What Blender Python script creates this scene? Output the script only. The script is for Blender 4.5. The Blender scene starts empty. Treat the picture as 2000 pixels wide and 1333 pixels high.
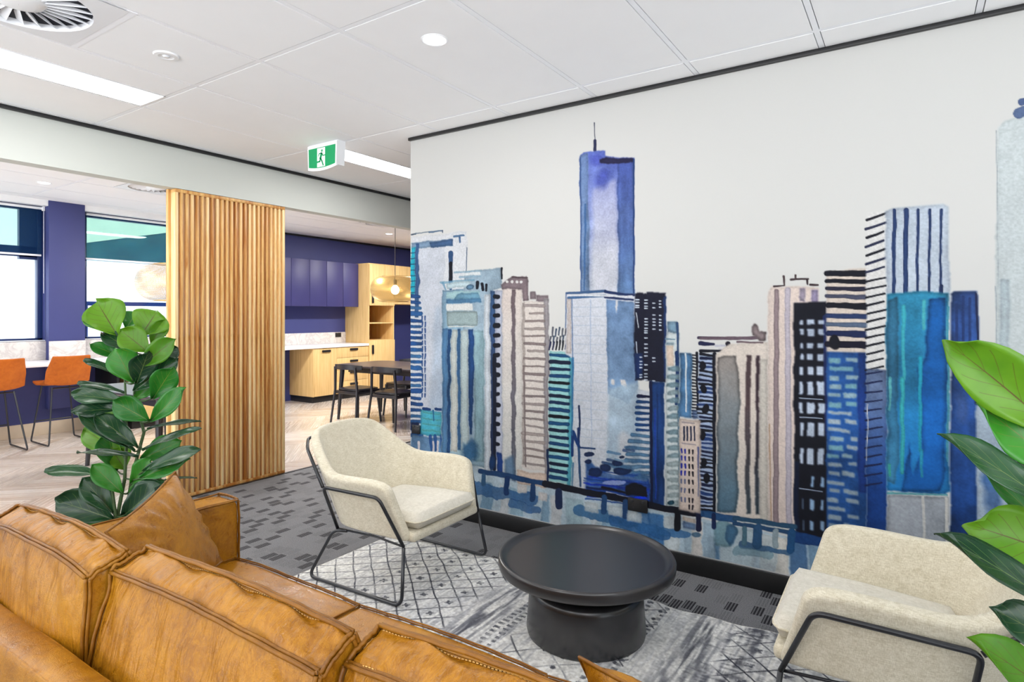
import bpy, bmesh, math, random
import numpy as np
from mathutils import Vector, Matrix
C = bpy.context.scene.collection
R = math.radians
# ------------------------------------------------------------------ camera, world, exposure
F_PX, HEAD, HOR, EYE = 1183.0, 0.5855, 616.0, 1.40
cam = bpy.data.objects.new('camera', bpy.data.cameras.new('camera'))
C.objects.link(cam)
cam.location = (0, 0, EYE)
cam.rotation_euler = (R(90), 0, HEAD)
cam.data.sensor_width = 36
cam.data.lens = 36 * F_PX / 2000
cam.data.shift_y = -(666.5 - HOR) / 2000
cam.data.clip_start = 0.05
bpy.context.scene.camera = cam
vs = bpy.context.scene.view_settings
vs.view_transform = 'Standard'; vs.look = 'None'; vs.gamma = 1; vs.use_curve_mapping = False
vs.exposure = EXPO = 0.0
sc = bpy.context.scene
sc.cycles.max_bounces = 8; sc.cycles.diffuse_bounces = 5; sc.cycles.glossy_bounces = 4
sc.cycles.transparent_max_bounces = 12; sc.cycles.caustics_reflective = False; sc.cycles.caustics_refractive = False
sc.cycles.sample_clamp_indirect = 6
sc.cycles.use_denoising = True
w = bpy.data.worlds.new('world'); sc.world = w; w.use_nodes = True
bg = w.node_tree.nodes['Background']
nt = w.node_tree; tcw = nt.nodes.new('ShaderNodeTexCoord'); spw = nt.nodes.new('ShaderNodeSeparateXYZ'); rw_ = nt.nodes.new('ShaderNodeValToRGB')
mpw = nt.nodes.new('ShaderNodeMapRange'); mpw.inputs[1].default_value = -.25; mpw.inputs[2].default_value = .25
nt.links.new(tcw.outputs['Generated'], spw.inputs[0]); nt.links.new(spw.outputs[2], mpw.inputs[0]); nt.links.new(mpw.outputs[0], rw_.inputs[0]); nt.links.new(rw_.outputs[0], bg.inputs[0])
rw_.color_ramp.elements[0].color = (.96, .98, 1.0, 1); rw_.color_ramp.elements[1].color = (.12, .135, .15, 1)     # lower half added brighter than the sky, as fill for the ceiling
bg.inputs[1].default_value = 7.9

CEIL, CEIL2 = 2.69, 2.74
def area(name, loc, sx, sy, power, col=(1, 1, 1), rot=(0, 0, 0)):
    l = bpy.data.lights.new(name, 'AREA'); l.shape = 'RECTANGLE'; l.size = sx; l.size_y = sy
    l.energy = power; l.color = col
    o = bpy.data.objects.new(name, l); C.objects.link(o); o.location = loc; o.rotation_euler = rot
    return o
# each lamp panel of the ceilings carries its own light (positions as the panels built further down)
PANELS = [(-3.818, 1.255, 1.2), (-3.818, 3.655, 1.2), (-3.818, -1.145, 1.2), (-1.418, -0.545, 1.2), (0.982, 0.655, 1.2), (0.982, 3.655, 1.2) ,(-1.418, -2.345, 1.2), (0.982, -1.745, 1.2)]  # panels behind and beside the camera are unseen, added for flat fill
PANELS = [p for p in PANELS if not (p[0] > 0 and p[1] > 3)]
for (x, y, l) in PANELS:
    area('panel_light', (x, y, CEIL - .012), .27, l - .04, 11, (1, .99, .975))
FAR_FILL_PANELS = [(-6.2, 0.5), (-6.2, 4.6), (-6.2, 7.6), (-5.3, -1.0)]  # added in the far ceiling to brighten the kitchen side
for (x, y) in FAR_FILL_PANELS:
    area('panel_light', (x, y, CEIL2 - .012), .27, 1.16, 105 if y > 4 else 42, (1, .97, .94))

# ------------------------------------------------------------------ tags and mesh helpers
def tag(o, label=None, cat=None, group=None, kind=None):
    if label: o['label'] = label
    if cat: o['category'] = cat
    if group: o['group'] = group
    if kind: o['kind'] = kind
    return o
def empty(name, loc, rz=0, label=None, cat=None, group=None):
    o = bpy.data.objects.new(name, None); C.objects.link(o); o.location = loc; o.rotation_euler = (0, 0, rz)
    o.empty_display_size = .1
    return tag(o, label, cat, group)
def link_mesh(name, verts, faces, mat, parent=None, smooth=None, loc=None):
    me = bpy.data.meshes.new(name)
    me.from_pydata([tuple(v) for v in verts], [], faces); me.update()
    if mat: me.materials.append(mat)
    if smooth is not None:
        me.polygons.foreach_set('use_smooth', [True] * len(me.polygons))
        if smooth < 180: me.set_sharp_from_angle(angle=R(smooth))
    o = bpy.data.objects.new(name, me); C.objects.link(o)
    if parent is not None: o.parent = parent
    if loc is not None: o.location = loc
    return o
class MB:
    def __init__(s): s.v = []; s.f = []
    def add(s, vs_, fs_):
        n = len(s.v); s.v += [tuple(v) for v in vs_]; s.f += [tuple(i + n for i in f) for f in fs_]; return s
    def box(s, x0, x1, y0, y1, z0, z1, b=0.0, M=None):
        x0, x1 = min(x0, x1), max(x0, x1); y0, y1 = min(y0, y1), max(y0, y1); z0, z1 = min(z0, z1), max(z0, z1)
        bm = bmesh.new()
        vv = [bm.verts.new((x, y, z)) for z in (z0, z1) for y in (y0, y1) for x in (x0, x1)]
        for f in ((0, 2, 3, 1), (4, 5, 7, 6), (0, 1, 5, 4), (2, 6, 7, 3), (0, 4, 6, 2), (1, 3, 7, 5)):
            bm.faces.new([vv[i] for i in f])
        if b > 0:
            b = min(b, .49 * min(x1 - x0, y1 - y0, z1 - z0))
            bmesh.ops.bevel(bm, geom=bm.edges[:], offset=b, segments=2 if b < .012 else 3, profile=.5, affect='EDGES')
        bm.verts.index_update()
        P = [(M @ v.co if M else v.co.copy()) for v in bm.verts]
        s.add(P, [[v.index for v in f.verts] for f in bm.faces]); bm.free(); return s
    def tube(s, pts, r, n=10, fillet=0.0, closed=False, r_end=None, flat=None):
        pts = [Vector(p) for p in pts]
        if fillet > 0: pts = fillet_path(pts, fillet, closed)
        m = len(pts); rings = []
        T = []
        for i in range(m):
            a = pts[i - 1] if (i > 0 or closed) else pts[i]; b = pts[(i + 1) % m] if (i < m - 1 or closed) else pts[i]
            T.append((b - a).normalized())
        up = Vector((0, 0, 1)) if abs(T[0].z) < .9 else Vector((1, 0, 0))
        nrm = (up - T[0] * up.dot(T[0])).normalized()
        base = len(s.v)
        for i in range(m):
            nrm = (nrm - T[i] * nrm.dot(T[i])).normalized(); bn = T[i].cross(nrm)
            rr = r if r_end is None else r + (r_end - r) * i / (m - 1)
            for k in range(n):
                an = 2 * math.pi * k / n
                s.v.append(tuple(pts[i] + nrm * (math.cos(an) * rr) + bn * (math.sin(an) * rr)))
        for i in range(m if closed else m - 1):
            for k in range(n):
                a = base + i * n + k; b = base + i * n + (k + 1) % n
                c = base + ((i + 1) % m) * n + (k + 1) % n; d = base + ((i + 1) % m) * n + k
                s.f.append((a, d, c, b))
        if not closed:
            s.f.append(tuple(base + k for k in range(n))); s.f.append(tuple(base + (m - 1) * n + k for k in reversed(range(n))))
        return s
    def lathe(s, prof, n=48, c=(0, 0, 0), axis='z'):
        base = len(s.v)
        for (r, z) in prof:
            for k in range(n):
                a = 2 * math.pi * k / n
                p = (r * math.cos(a), r * math.sin(a), z)
                if axis == 'x': p = (z, p[0], p[1])
                if axis == 'y': p = (p[0], z, p[1])
                s.v.append((p[0] + c[0], p[1] + c[1], p[2] + c[2]))
        for i in range(len(prof) - 1):
            for k in range(n):
                a = base + i * n + k; b = base + i * n + (k + 1) % n
                s.f.append((a, b, b + n, a + n))
        return s
    def build(s, name, mat, parent=None, smooth=35, loc=None):
        return link_mesh(name, s.v, s.f, mat, parent, smooth, loc)
def fillet_path(pts, r, closed=False, n=6):
    out = []; m = len(pts)
    for i in range(m):
        if not closed and i in (0, m - 1): out.append(pts[i]); continue
        p, a, b = pts[i], pts[i - 1], pts[(i + 1) % m]
        da = (a - p); db = (b - p); rr = min(r, .45 * da.length, .45 * db.length)
        s0 = p + da.normalized() * rr; s1 = p + db.normalized() * rr
        for k in range(n + 1):
            t = k / n; out.append(s0 * (1 - t) ** 2 + p * 2 * t * (1 - t) + s1 * t * t)
    return out
def rbox(name, x0, x1, y0, y1, z0, z1, mat, parent=None, b=.003, **k):
    return MB().box(x0, x1, y0, y1, z0, z1, b).build(name, mat, parent, **k)
def struct(name, mb, mat, parent=None, smooth=35):
    o = mb.build(name, mat, parent, smooth)
    if parent is None: o['kind'] = 'structure'
    return o
# ------------------------------------------------------------------ materials
def srgb(r, g=None, b=None):
    if g is None: r, g, b = r
    return tuple(((c / 255) / 12.92 if c / 255 <= .04045 else ((c / 255 + .055) / 1.055) ** 2.4) for c in (r, g, b)) + (1,)
class NT:
    def __init__(s, name):
        s.m = bpy.data.materials.new(name); s.m.use_nodes = True; s.t = s.m.node_tree
        s.b = s.t.nodes['Principled BSDF']; s.out = s.t.nodes['Material Output']
    def n(s, typ, **k):
        x = s.t.nodes.new(typ)
        for a, v in k.items():
            if a == 'i':
                for key, val in v.items():
                    if isinstance(val, bpy.types.NodeSocket): s.t.links.new(val, x.inputs[key])
                    else: x.inputs[key].default_value = val
            else: setattr(x, a, v)
        return x
    def L(s, a, b): s.t.links.new(a, b)
    def math(s, op, a, b=None, c=None):
        x = s.n('ShaderNodeMath', operation=op)
        for i, v in enumerate((a, b, c)):
            if v is None: continue
            if isinstance(v, bpy.types.NodeSocket): s.L(v, x.inputs[i])
            else: x.inputs[i].default_value = v
        return x.outputs[0]
    def coord(s, kind='Object', scale=(1, 1, 1), rot=(0, 0, 0)):
        tc = s.n('ShaderNodeTexCoord'); mp = s.n('ShaderNodeMapping', i={'Vector': tc.outputs[kind], 'Scale': scale, 'Rotation': rot})
        return mp.outputs[0]
    def noise(s, vec, scale, detail=3, rough=.55, dist=0):
        return s.n('ShaderNodeTexNoise', i={'Vector': vec, 'Scale': scale, 'Detail': detail, 'Roughness': rough, 'Distortion': dist})
    def ramp(s, fac, stops):
        x = s.n('ShaderNodeValToRGB', i={'Fac': fac}); e = x.color_ramp.elements
        while len(e) > 1: e.remove(e[-1])
        e[0].position, e[0].color = stops[0]
        for p, c in stops[1:]:
            q = e.new(p); q.color = c
        return x.outputs[0]
    def mix(s, fac, a, b, typ='MIX'):
        x = s.n('ShaderNodeMix', data_type='RGBA', blend_type=typ)
        for sock, v in ((x.inputs[0], fac), (x.inputs[6], a), (x.inputs[7], b)):
            if isinstance(v, bpy.types.NodeSocket): s.L(v, sock)
            else: sock.default_value = v
        return x.outputs[2]
    def bump(s, h, strength=.3, dist=.01):
        x = s.n('ShaderNodeBump', i={'Height': h, 'Strength': strength, 'Distance': dist})
        s.L(x.outputs[0], s.b.inputs['Normal'])
    def set(s, col=None, rough=None, metal=None, spec=None, **k):
        for key, v in (('Base Color', col), ('Roughness', rough), ('Metallic', metal), ('Specular IOR Level', spec), *k.items()):
            if v is None: continue
            if isinstance(v, bpy.types.NodeSocket): s.L(v, s.b.inputs[key])
            else: s.b.inputs[key].default_value = v
        return s
def plain(name, col, rough=.5, metal=0, spec=.5, var=.04, vscale=6, bump=0, bscale=200, **k):
    m = NT(name); v = m.coord()
    nz = m.noise(v, vscale)
    a = tuple(c * (1 - var) for c in col[:3]) + (1,); b = tuple(min(1, c * (1 + var)) for c in col[:3]) + (1,)
    m.set(m.ramp(nz.outputs[0], [(.35, a), (.65, b)]), rough, metal, spec, **k)
    if bump: m.bump(m.noise(v, bscale, 2).outputs[0], bump, .002)
    return m.m
def emit(name, col, strength):
    m = NT(name); m.set((.8, .8, .8, 1), .5); m.b.inputs['Emission Color'].default_value = col; m.b.inputs['Emission Strength'].default_value = strength
    return m.m
M = {}
M['ceil'] = plain('ceiling_tile', srgb(246, 247, 249), .9, var=.005, bump=.04, bscale=300)
M['tbar'] = plain('white_grid', srgb(245, 247, 252), .45, var=.005)
M['wall'] = plain('wall_paint', srgb(216, 217, 214), .75, var=.008, vscale=1)
M['bulk'] = plain('bulkhead_paint', srgb(202, 205, 199), .75, var=.01, vscale=1)
M['navy'] = plain('navy_paint', srgb(59, 65, 120), .55, var=.03, vscale=2)
M['navycab'] = plain('navy_laminate', srgb(57, 56, 108), .45, var=.02)
M['blackm'] = plain('black_metal', srgb(30, 32, 38), .32, spec=.6, var=.03)
M['blackp'] = plain('black_plastic', srgb(24, 24, 26), .38, var=.03)
M['skirt'] = plain('black_skirting', srgb(20, 20, 21), .38, var=.03)
M['white'] = plain('white_plastic', srgb(240, 242, 245), .4, var=.01)
M['vent'] = plain('vent_metal', srgb(232, 234, 238), .45, var=.01)
M['dark'] = plain('dark_void', srgb(40, 42, 52), .9)
M['winframe'] = plain('blue_black_frame', srgb(24, 44, 92), .3, var=.04)
M['lamp'] = emit('lamp_diffuser', (1, 1, 1, 1), 5)
M['spot'] = emit('downlight_lens', (1, 1, 1, 1), 14)
M['dblack'] = plain('black_stained_wood', srgb(34, 33, 40), .3, spec=.6, var=.1, vscale=15)
M['soil'] = plain('soil', srgb(50, 38, 28), .95, var=.2, vscale=40, bump=.4, bscale=60)
M['pot'] = plain('pot_grey', srgb(90, 92, 95), .6)

def wood(name, c0, c1, c2, rough=.45, sc_=(30, 30, 1.2), bump=.04, knots=False, obj_var=0):
    m = NT(name); v = m.coord(scale=sc_)
    if obj_var:
        oi = m.n('ShaderNodeObjectInfo'); add = m.n('ShaderNodeVectorMath', operation='ADD', i={0: v})
        cmb = m.n('ShaderNodeCombineXYZ'); 
        for i in range(3): m.L(m.math('MULTIPLY', oi.outputs['Random'], 37.0 + i * 11), cmb.inputs[i])
        m.L(cmb.outputs[0], add.inputs[1]); v = add.outputs[0]
    g = m.noise(v, 1.0, 5, .6, .6)
    f = m.noise(v, 6.0, 3, .5)
    fac = m.math('ADD', m.math('MULTIPLY', g.outputs[0], .8), m.math('MULTIPLY', f.outputs[0], .2))
    if obj_var:
        fac = m.math('ADD', fac, m.math('MULTIPLY', m.math('SUBTRACT', oi.outputs['Random'], .5), obj_var))
    col = m.ramp(fac, [(.3, c0), (.5, c1), (.72, c2)])
    m.set(col, rough, 0, .4); m.bump(fac, bump, .004)
    return m.m
M['slat'] = wood('oiled_timber_slat', srgb(176, 112, 50), srgb(222, 178, 112), srgb(242, 214, 162), .34, (26, 26, 1.3), obj_var=.34)
M['oak'] = wood('light_oak_veneer', srgb(196, 160, 102), srgb(214, 180, 122), srgb(226, 196, 142), .5, (34, 34, 1.6))
M['oakin'] = wood('oak_interior', srgb(190, 142, 88), srgb(204, 158, 100), srgb(214, 172, 116), .55, (20, 20, 1.4))
# ------------------------------------------------------------------ setting
XB = -4.65            # bulkhead / carpet edge / screen plane
XW = -8.5             # window and kitchen wall
YM = 3.275            # mural wall face
XE, YS, YN = 2.6, -3.2, 10.4
# carpet
def carpet_mat():
    m = NT('loop_carpet'); tc = m.n('ShaderNodeTexCoord'); sp = m.n('ShaderNodeSeparateXYZ', i={0: tc.outputs['Object']})
    X, Y = sp.outputs[0], sp.outputs[1]
    cx = m.math('FLOOR', m.math('DIVIDE', X, .0583))
    off = m.math('MULTIPLY', m.n('ShaderNodeTexWhiteNoise', noise_dimensions='1D', i={'W': cx}).outputs[0], 1.0)
    ry = m.math('ADD', m.math('DIVIDE', Y, .105), off); cy = m.math('FLOOR', ry)
    cv = m.n('ShaderNodeCombineXYZ', i={0: cx, 1: cy})
    rn = m.n('ShaderNodeTexWhiteNoise', noise_dimensions='2D', i={'Vector': cv.outputs[0]}).outputs[0]
    par = m.math('LESS_THAN', m.math('FLOORED_MODULO', m.math('ADD', cx, cy), 2), .5); on = m.math('MULTIPLY', par, m.math('LESS_THAN', rn, .42)); semi = m.math('LESS_THAN', rn, .55)
    fx = m.math('FRACT', m.math('DIVIDE', X, .0583)); 
    fr = m.math('FRACT', ry)
    inside = m.math('MULTIPLY', m.math('MULTIPLY', m.math('GREATER_THAN', fr, .06), m.math('LESS_THAN', fr, .94)), m.math('MULTIPLY', m.math('GREATER_THAN', fx, .06), m.math('LESS_THAN', fx, .9)))
    ln = m.math('GREATER_THAN', m.math('SINE', m.math('MULTIPLY', fx, 2 * math.pi * 4)), -.1)
    dark = m.math('MULTIPLY', m.math('MULTIPLY', on, inside), m.math('ADD', m.math('MULTIPLY', ln, .65), .35))
    dark2 = m.math('MULTIPLY', m.math('MULTIPLY', m.math('MULTIPLY', semi, ln), inside), .22)
    dk = m.math('MAXIMUM', dark, dark2)
    nz = m.noise(tc.outputs['Object'], 260, 2, .7).outputs[0]; nb = m.noise(tc.outputs['Object'], 2.2, 2).outputs[0]
    base = m.mix(nb, srgb(112, 112, 115), srgb(126, 126, 130))
    base = m.mix(m.ramp(nz, [(.38, (0, 0, 0, 1)), (.62, (1, 1, 1, 1))]), m.mix(.42, base, (0.03, .03, .032, 1)), m.mix(.34, base, (.45, .45, .45, 1)))
    col = m.mix(dk, base, srgb(46, 45, 48))
    m.set(col, .95, 0, .1); m.bump(m.math('SUBTRACT', nz, m.math('MULTIPLY', dk, .8)), .5, .004)
    return m.m
struct('floor', MB().box(XB + .02, XE, YS, YN, -.1, 0), carpet_mat())
def timber_floor():
    m = NT('pale_timber_floor'); tc = m.n('ShaderNodeTexCoord'); sp = m.n('ShaderNodeSeparateXYZ', i={0: tc.outputs['Object']})
    X, Y = sp.outputs[0], sp.outputs[1]
    # chevron strips: columns .62 wide along X, boards .12 wide running at +-45 degrees
    u = m.math('DIVIDE', X, .62); col = m.math('FLOOR', u); fu = m.math('ABSOLUTE', m.math('SUBTRACT', m.math('FRACT', m.math('MULTIPLY', u, .5)), .5))
    t = m.math('DIVIDE', m.math('ADD', Y, m.math('MULTIPLY', fu, 1.24)), .14); bd = m.math('FLOOR', t); ft = m.math('FRACT', t)
    cv = m.n('ShaderNodeCombineXYZ', i={0: col, 1: bd}); rn = m.n('ShaderNodeTexWhiteNoise', noise_dimensions='2D', i={'Vector': cv.outputs[0]}).outputs[0]
    st = m.n('ShaderNodeCombineXYZ', i={0: m.math('MULTIPLY', X, 2.2), 1: m.math('MULTIPLY', t, 5.0), 2: m.math('MULTIPLY', rn, 20)})
    g = m.noise(st.outputs[0], 1.6, 4, .6).outputs[0]
    f = m.math('ADD', m.math('MULTIPLY', g, .6), m.math('MULTIPLY', rn, .4))
    c = m.ramp(f, [(.2, srgb(180, 162, 146)), (.5, srgb(204, 192, 180)), (.8, srgb(220, 212, 204))])
    gap = m.math('LESS_THAN', ft, .02)
    m.set(m.mix(m.math('MULTIPLY', gap, .5), c, srgb(120, 96, 74)), m.ramp(g, [(.3, (.2,) * 3 + (1,)), (.7, (.32,) * 3 + (1,))]), 0, .5, **{'Coat Weight': .45, 'Coat Roughness': .12})
    return m.m
struct('floor', MB().box(XW - .3, XB + .02, YS, YN, -.1, 0), timber_floor())
rbox('trim_1', XB - .0, XB + .03, YS, YN, 0, .0035, M['blackp'], b=.001)['kind'] = 'structure'

# ceilings: tegular tiles hung in a white grid with fine shadow gaps
def tile_ceiling(name, x0, x1, y0, y1, z, gx, gy, holes, wide=()):
    tiles = MB(); bars = MB(); B, G = .012, .0038
    xs = [x0] + [gx + .6 * i for i in range(-40, 40) if x0 + .04 < gx + .6 * i < x1 - .04] + [x1]
    ys = [y0] + [gy + 1.2 * i for i in range(-20, 20) if y0 + .04 < gy + 1.2 * i < y1 - .04] + [y1]
    for i in range(len(xs) - 1):
        for j in range(len(ys) - 1):
            a, b, c, d = xs[i] + B, xs[i + 1] - B, ys[j] + B, ys[j + 1] - B
            rects = [(a, b, c, d)]
            for (hx0, hx1, hy0, hy1) in holes:
                new = []
                for (a_, b_, c_, d_) in rects:
                    if hx1 <= a_ or hx0 >= b_ or hy1 <= c_ or hy0 >= d_: new.append((a_, b_, c_, d_)); continue
                    if hx0 > a_: new.append((a_, hx0, c_, d_))
                    if hx1 < b_: new.append((hx1, b_, c_, d_))
                    if hy0 > c_: new.append((max(a_, hx0), min(b_, hx1), c_, hy0))
                    if hy1 < d_: new.append((max(a_, hx0), min(b_, hx1), hy1, d_))
                rects = new
            for (a_, b_, c_, d_) in rects: tiles.box(a_ + G, b_ - G, c_ + G, d_ - G, z, z + .02)
    for x in xs[1:-1]: bars.box(x - B, x + B, y0, y1, z + .001, z + .012)
    for y in ys[1:-1]: 
        bars.box(x0, x1, y - B, y + B, z + .0012, z + .011)
    for (a, b, c, d) in wide: bars.box(a, b, c, d, z - .001, z + .01)
    t = struct(name, tiles, M['ceil'])
    b = bars.build('grid_bars', M['tbar'], t)
    s = MB().box(x0, x1, y0, y1, z + .024, z + .06).build('deck', M['dark'], t)
    return t
GX, GY = -2.768, 3.055
holes = [(-3.362, -2.774, .661, 1.249)]
def panel_hole(x, y, l): return (x - .146, x + .146, y - l / 2 + .006, y + l / 2 - .006)
holes += [panel_hole(*p) for p in PANELS]
tile_ceiling('ceiling', XB, XE, YS, YN, CEIL, GX, GY, holes, wide=[(-3.368, -2.768, 1.235, 1.275)])
GX2, GY2 = -6.98, 2.66
FARVENTS = [(-6.68, 3.26), (-6.48, 6.36)]
holes2 = [panel_hole(x, y, 1.2) for x, y in FAR_FILL_PANELS] + [(x - .29, x + .29, y - .29, y + .29) for x, y in FARVENTS]
tile_ceiling('ceiling', XW - .05, XB - .115, YS, YN, CEIL2, GX2, GY2, holes2)

# bulkhead over the opening with its black shadow line
struct('wall_bulkhead', MB().box(XB - .115, XB, YS, YN, 2.362, CEIL2 + .05), M['bulk'])
rbox('trim_2', XB, XB + .022, YS, YN, CEIL - .024, CEIL - .001, M['blackp'], b=.001)['kind'] = 'structure'
# mural wall
struct('wall_right', MB().box(-3.06, XE, YM + .003, YM + .13, 0, CEIL), M['wall'])
rbox('trim_3', -3.064, XE, YM - .022, YM, CEIL - .021, CEIL - .001, M['blackp'], b=.001)['kind'] = 'structure'
b = MB().box(-3.066, XE, YM - .014, YM + .0028, 0, .1, .003).build('baseboard_right', M['skirt']); b['kind'] = 'structure'
b = MB().box(-3.0655, XE, YM - .005, YM + .0028, .1, .106, .001).build('trim_4', plain('bright_edge', srgb(190, 190, 192), .3, metal=.6)); b['kind'] = 'structure'
# enclosing walls (behind and beside the camera, and the far end); rear and east openings added for fill light
struct('wall_east', MB().box(XE, XE + .1, YS, YN, 0, .5).box(XE, XE + .1, YS, YN, 2.4, CEIL).box(XE, XE + .1, YS, -2.6, .5, 2.4).box(XE, XE + .1, 1.6, YN, .5, 2.4), M['wall'])
struct('wall_north', MB().box(XW, XE, YN, YN + .1, 0, CEIL2), M['navy'])
wb = MB()
wb.box(XW, XE, YS - .15, YS, 0, .12); wb.box(XW, XE, YS - .15, YS, 2.6, CEIL2)
for (a, b_) in ((XW, XW + .3), (-4.9, -4.4), (-2.2, -2.0), (XE - .3, XE)): wb.box(a, b_, YS - .15, YS, .12, 2.6)
struct('wall_south', wb, M['wall'])

# window / kitchen wall in navy
ww = MB(); ZS, ZH = 1.10, 2.675
WINS = [(-2.6, -.8), (-.45, .95), (1.25, 2.90), (3.31, 4.50)]
ys = [YS] + [v for w_ in WINS for v in w_] + [YN]
for i in range(0, len(ys), 2): ww.box(XW - .22, XW, ys[i], ys[i + 1], 0, CEIL2 + .02)
for (a, b_) in WINS:
    ww.box(XW - .22, XW, a, b_, 0, ZS - .004); ww.box(XW - .22, XW, a, b_, ZH, CEIL2 + .02)
struct('wall_left', ww, M['navy'])
struct('wall_column', MB().box(XW - .01, XW + .1, 2.90, 3.27, .3, CEIL2, .002), M['navy'])
# white pelmet box along the window heads, pale skirting, black shadow line over the kitchen
struct('trim_5', MB().box(XW, XW + .09, YS, 2.898, ZH + .0, CEIL2).box(XW, XW + .09, 3.272, 4.6, ZH + .0, CEIL2), M['white'])
struct('trim_6', MB().box(XW, XW + .02, 4.6, YN, CEIL2 - .03, CEIL2), M['blackp'])
struct('baseboard_left', MB().box(XW, XW + .018, YS, 3.4, 0, .15, .002), plain('pale_skirting', srgb(206, 190, 168), .5))

def screen_mat():
    m = NT('roller_screen'); tr = m.n('ShaderNodeBsdfTransparent', i={'Color': (.84, .95, .88, 1)})
    m.set(srgb(30, 62, 116), .9, 0, .1)
    mx = m.n('ShaderNodeMixShader', i={0: .24, 1: tr.outputs[0], 2: m.b.outputs[0]}); m.L(mx.outputs[0], m.out.inputs[0]); return m.m
M['screen'] = screen_mat()
def glass_mat():
    m = NT('window_glass'); tr = m.n('ShaderNodeBsdfTransparent', i={'Color': (.93, .97, 1, 1)}); gl = m.n('ShaderNodeBsdfGlossy', i={'Roughness': .02, 'Color': (.9, .95, 1, 1)})
    mx = m.n('ShaderNodeMixShader', i={0: .06, 1: tr.outputs[0], 2: gl.outputs[0]}); m.L(mx.outputs[0], m.out.inputs[0]); return m.m
M['glass'] = glass_mat()
for n_, (a, b_) in enumerate(WINS):
    root = empty('window_%d' % (n_ + 1), (XW, (a + b_) / 2, ZS)); root['kind'] = 'structure'
    hw = (b_ - a) / 2; H_ = ZH - ZS
    f = MB(); T = .05
    for q in ((-hw, -hw + T, 0, H_), (hw - T, hw, 0, H_), (-hw, hw, 0, T * .6), (-hw, hw, H_ - T, H_)):
        f.box(-.16, -.08, q[0], q[1], q[2], q[3], .003)
    f.build('window_frame', M['winframe'], root)
    MB().box(-.122, -.116, -hw + T, hw - T, T * .6, H_ - T).build('pane', M['glass'], root)
    MB().box(-.078, 0, -hw, hw, 0, .008).build('sill', M['white'], root)
    bl = empty('roller_blind', (XW - .03, (a + b_) / 2, 2.655),
               label={0: 'dark blue roller blind on the window far behind the camera', 1: 'dark blue roller blind on the window left of the frame', 2: 'dark blue roller blind half drawn on the window above the left stool', 3: 'greenish blue roller blind half drawn right of the navy column'}[n_], cat='blind', group='half drawn roller blinds')
    MB().tube([(0, -hw + .02, 0), (0, hw - .02, 0)], .017, 10).build('roller', M['white'], bl)
    MB().box(-.001, .001, -hw + .02, hw - .03, -.545, 0).build('blind_fabric', M['screen'], bl)
    MB().box(-.006, .006, -hw + .02, hw - .03, -.565, -.543, .003).build('bottom_rail', M['white'], bl)
    if n_ == 2: MB().box(-.15, -.09, hw - .22, hw - T, .95, H_ - T).box(-.15, -.09, -hw + T, hw - T, .98, 1.10).build('vent_sash', M['winframe'], root)
    if n_ in (2, 3):
        MB().tube([(.02, hw - .012, 0), (.02, hw - .012, -1.0)], .003, 6).build('chain', M['white'], bl)
        MB().box(-.004, .03, hw - .025, hw - .001, -.03, .02, .003).build('bracket', M['white'], bl)

# outside: pale buildings across the street
M['facade'] = plain('white_render', srgb(246, 247, 248), .9, var=.01)
M['facade_grey'] = plain('grey_glazing', srgb(196, 206, 212), .5)
M['teal'] = plain('teal_cladding', srgb(30, 84, 92), .6, var=.2, vscale=2)
M['green_soffit'] = plain('pale_green_canopy', srgb(226, 246, 226), .8)
bA = empty('office_building', (-17, 3, -6), label='white rendered building across the street outside the windows', cat='building')
f = MB().box(-1, 0, -14, 30, 0, 9.8)
f.build('wall', M['facade'], bA)
for k in range(9):
    y = -8 + 3.4 * k
    MB().box(-.02, .03, y, y + 2.0, 5.9, 6.35).build('window', M['facade_grey'], bA)
    MB().box(-.02, .05, y, y + 2.2, 8.6, 8.95).build('window', M['facade_grey'], bA)
bB = empty('canopy', (-13.2, 5.6, 0), label='pale green canopy with a teal underside seen through the right blind', cat='canopy')
MB().add([(0, -1.2, 2.60), (0, 6, 4.35), (0, 6, 7), (0, -1.2, 7), (.3, -1.2, 2.60), (.3, 6, 4.35), (.3, 6, 7), (.3, -1.2, 7)],
         [(0, 1, 2, 3), (4, 7, 6, 5), (0, 4, 5, 1), (3, 2, 6, 7), (0, 3, 7, 4), (1, 5, 6, 2)]).build('canopy_roof', M['green_soffit'], bB)
MB().box(-.2, -.02, -1.2, 6, 2.47, 4.3).build('cladding', M['teal'], bB)
for y in (-1.0, 5.6): MB().box(-.18, -.02, y, y + .2, -6, 2.5).build('support_post', M['facade'], bB)
bl = empty('balcony_rail', (-11.5, 5.5, 0), label='thin dark blue balcony rail outside the right window', cat='railing')
MB().box(0, .06, -1.05, 5, 1.56, 1.63).build('rail', M['winframe'], bl)
for k in range(4): MB().box(.01, .05, -1.05 + 1.98 * k, -1.0 + 1.98 * k, -6, 1.57).build('post', M['winframe'], bl)
struct('ground_outside', MB().box(-40, XW - .3, -30, 40, -6.3, -6), M['facade'])
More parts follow.
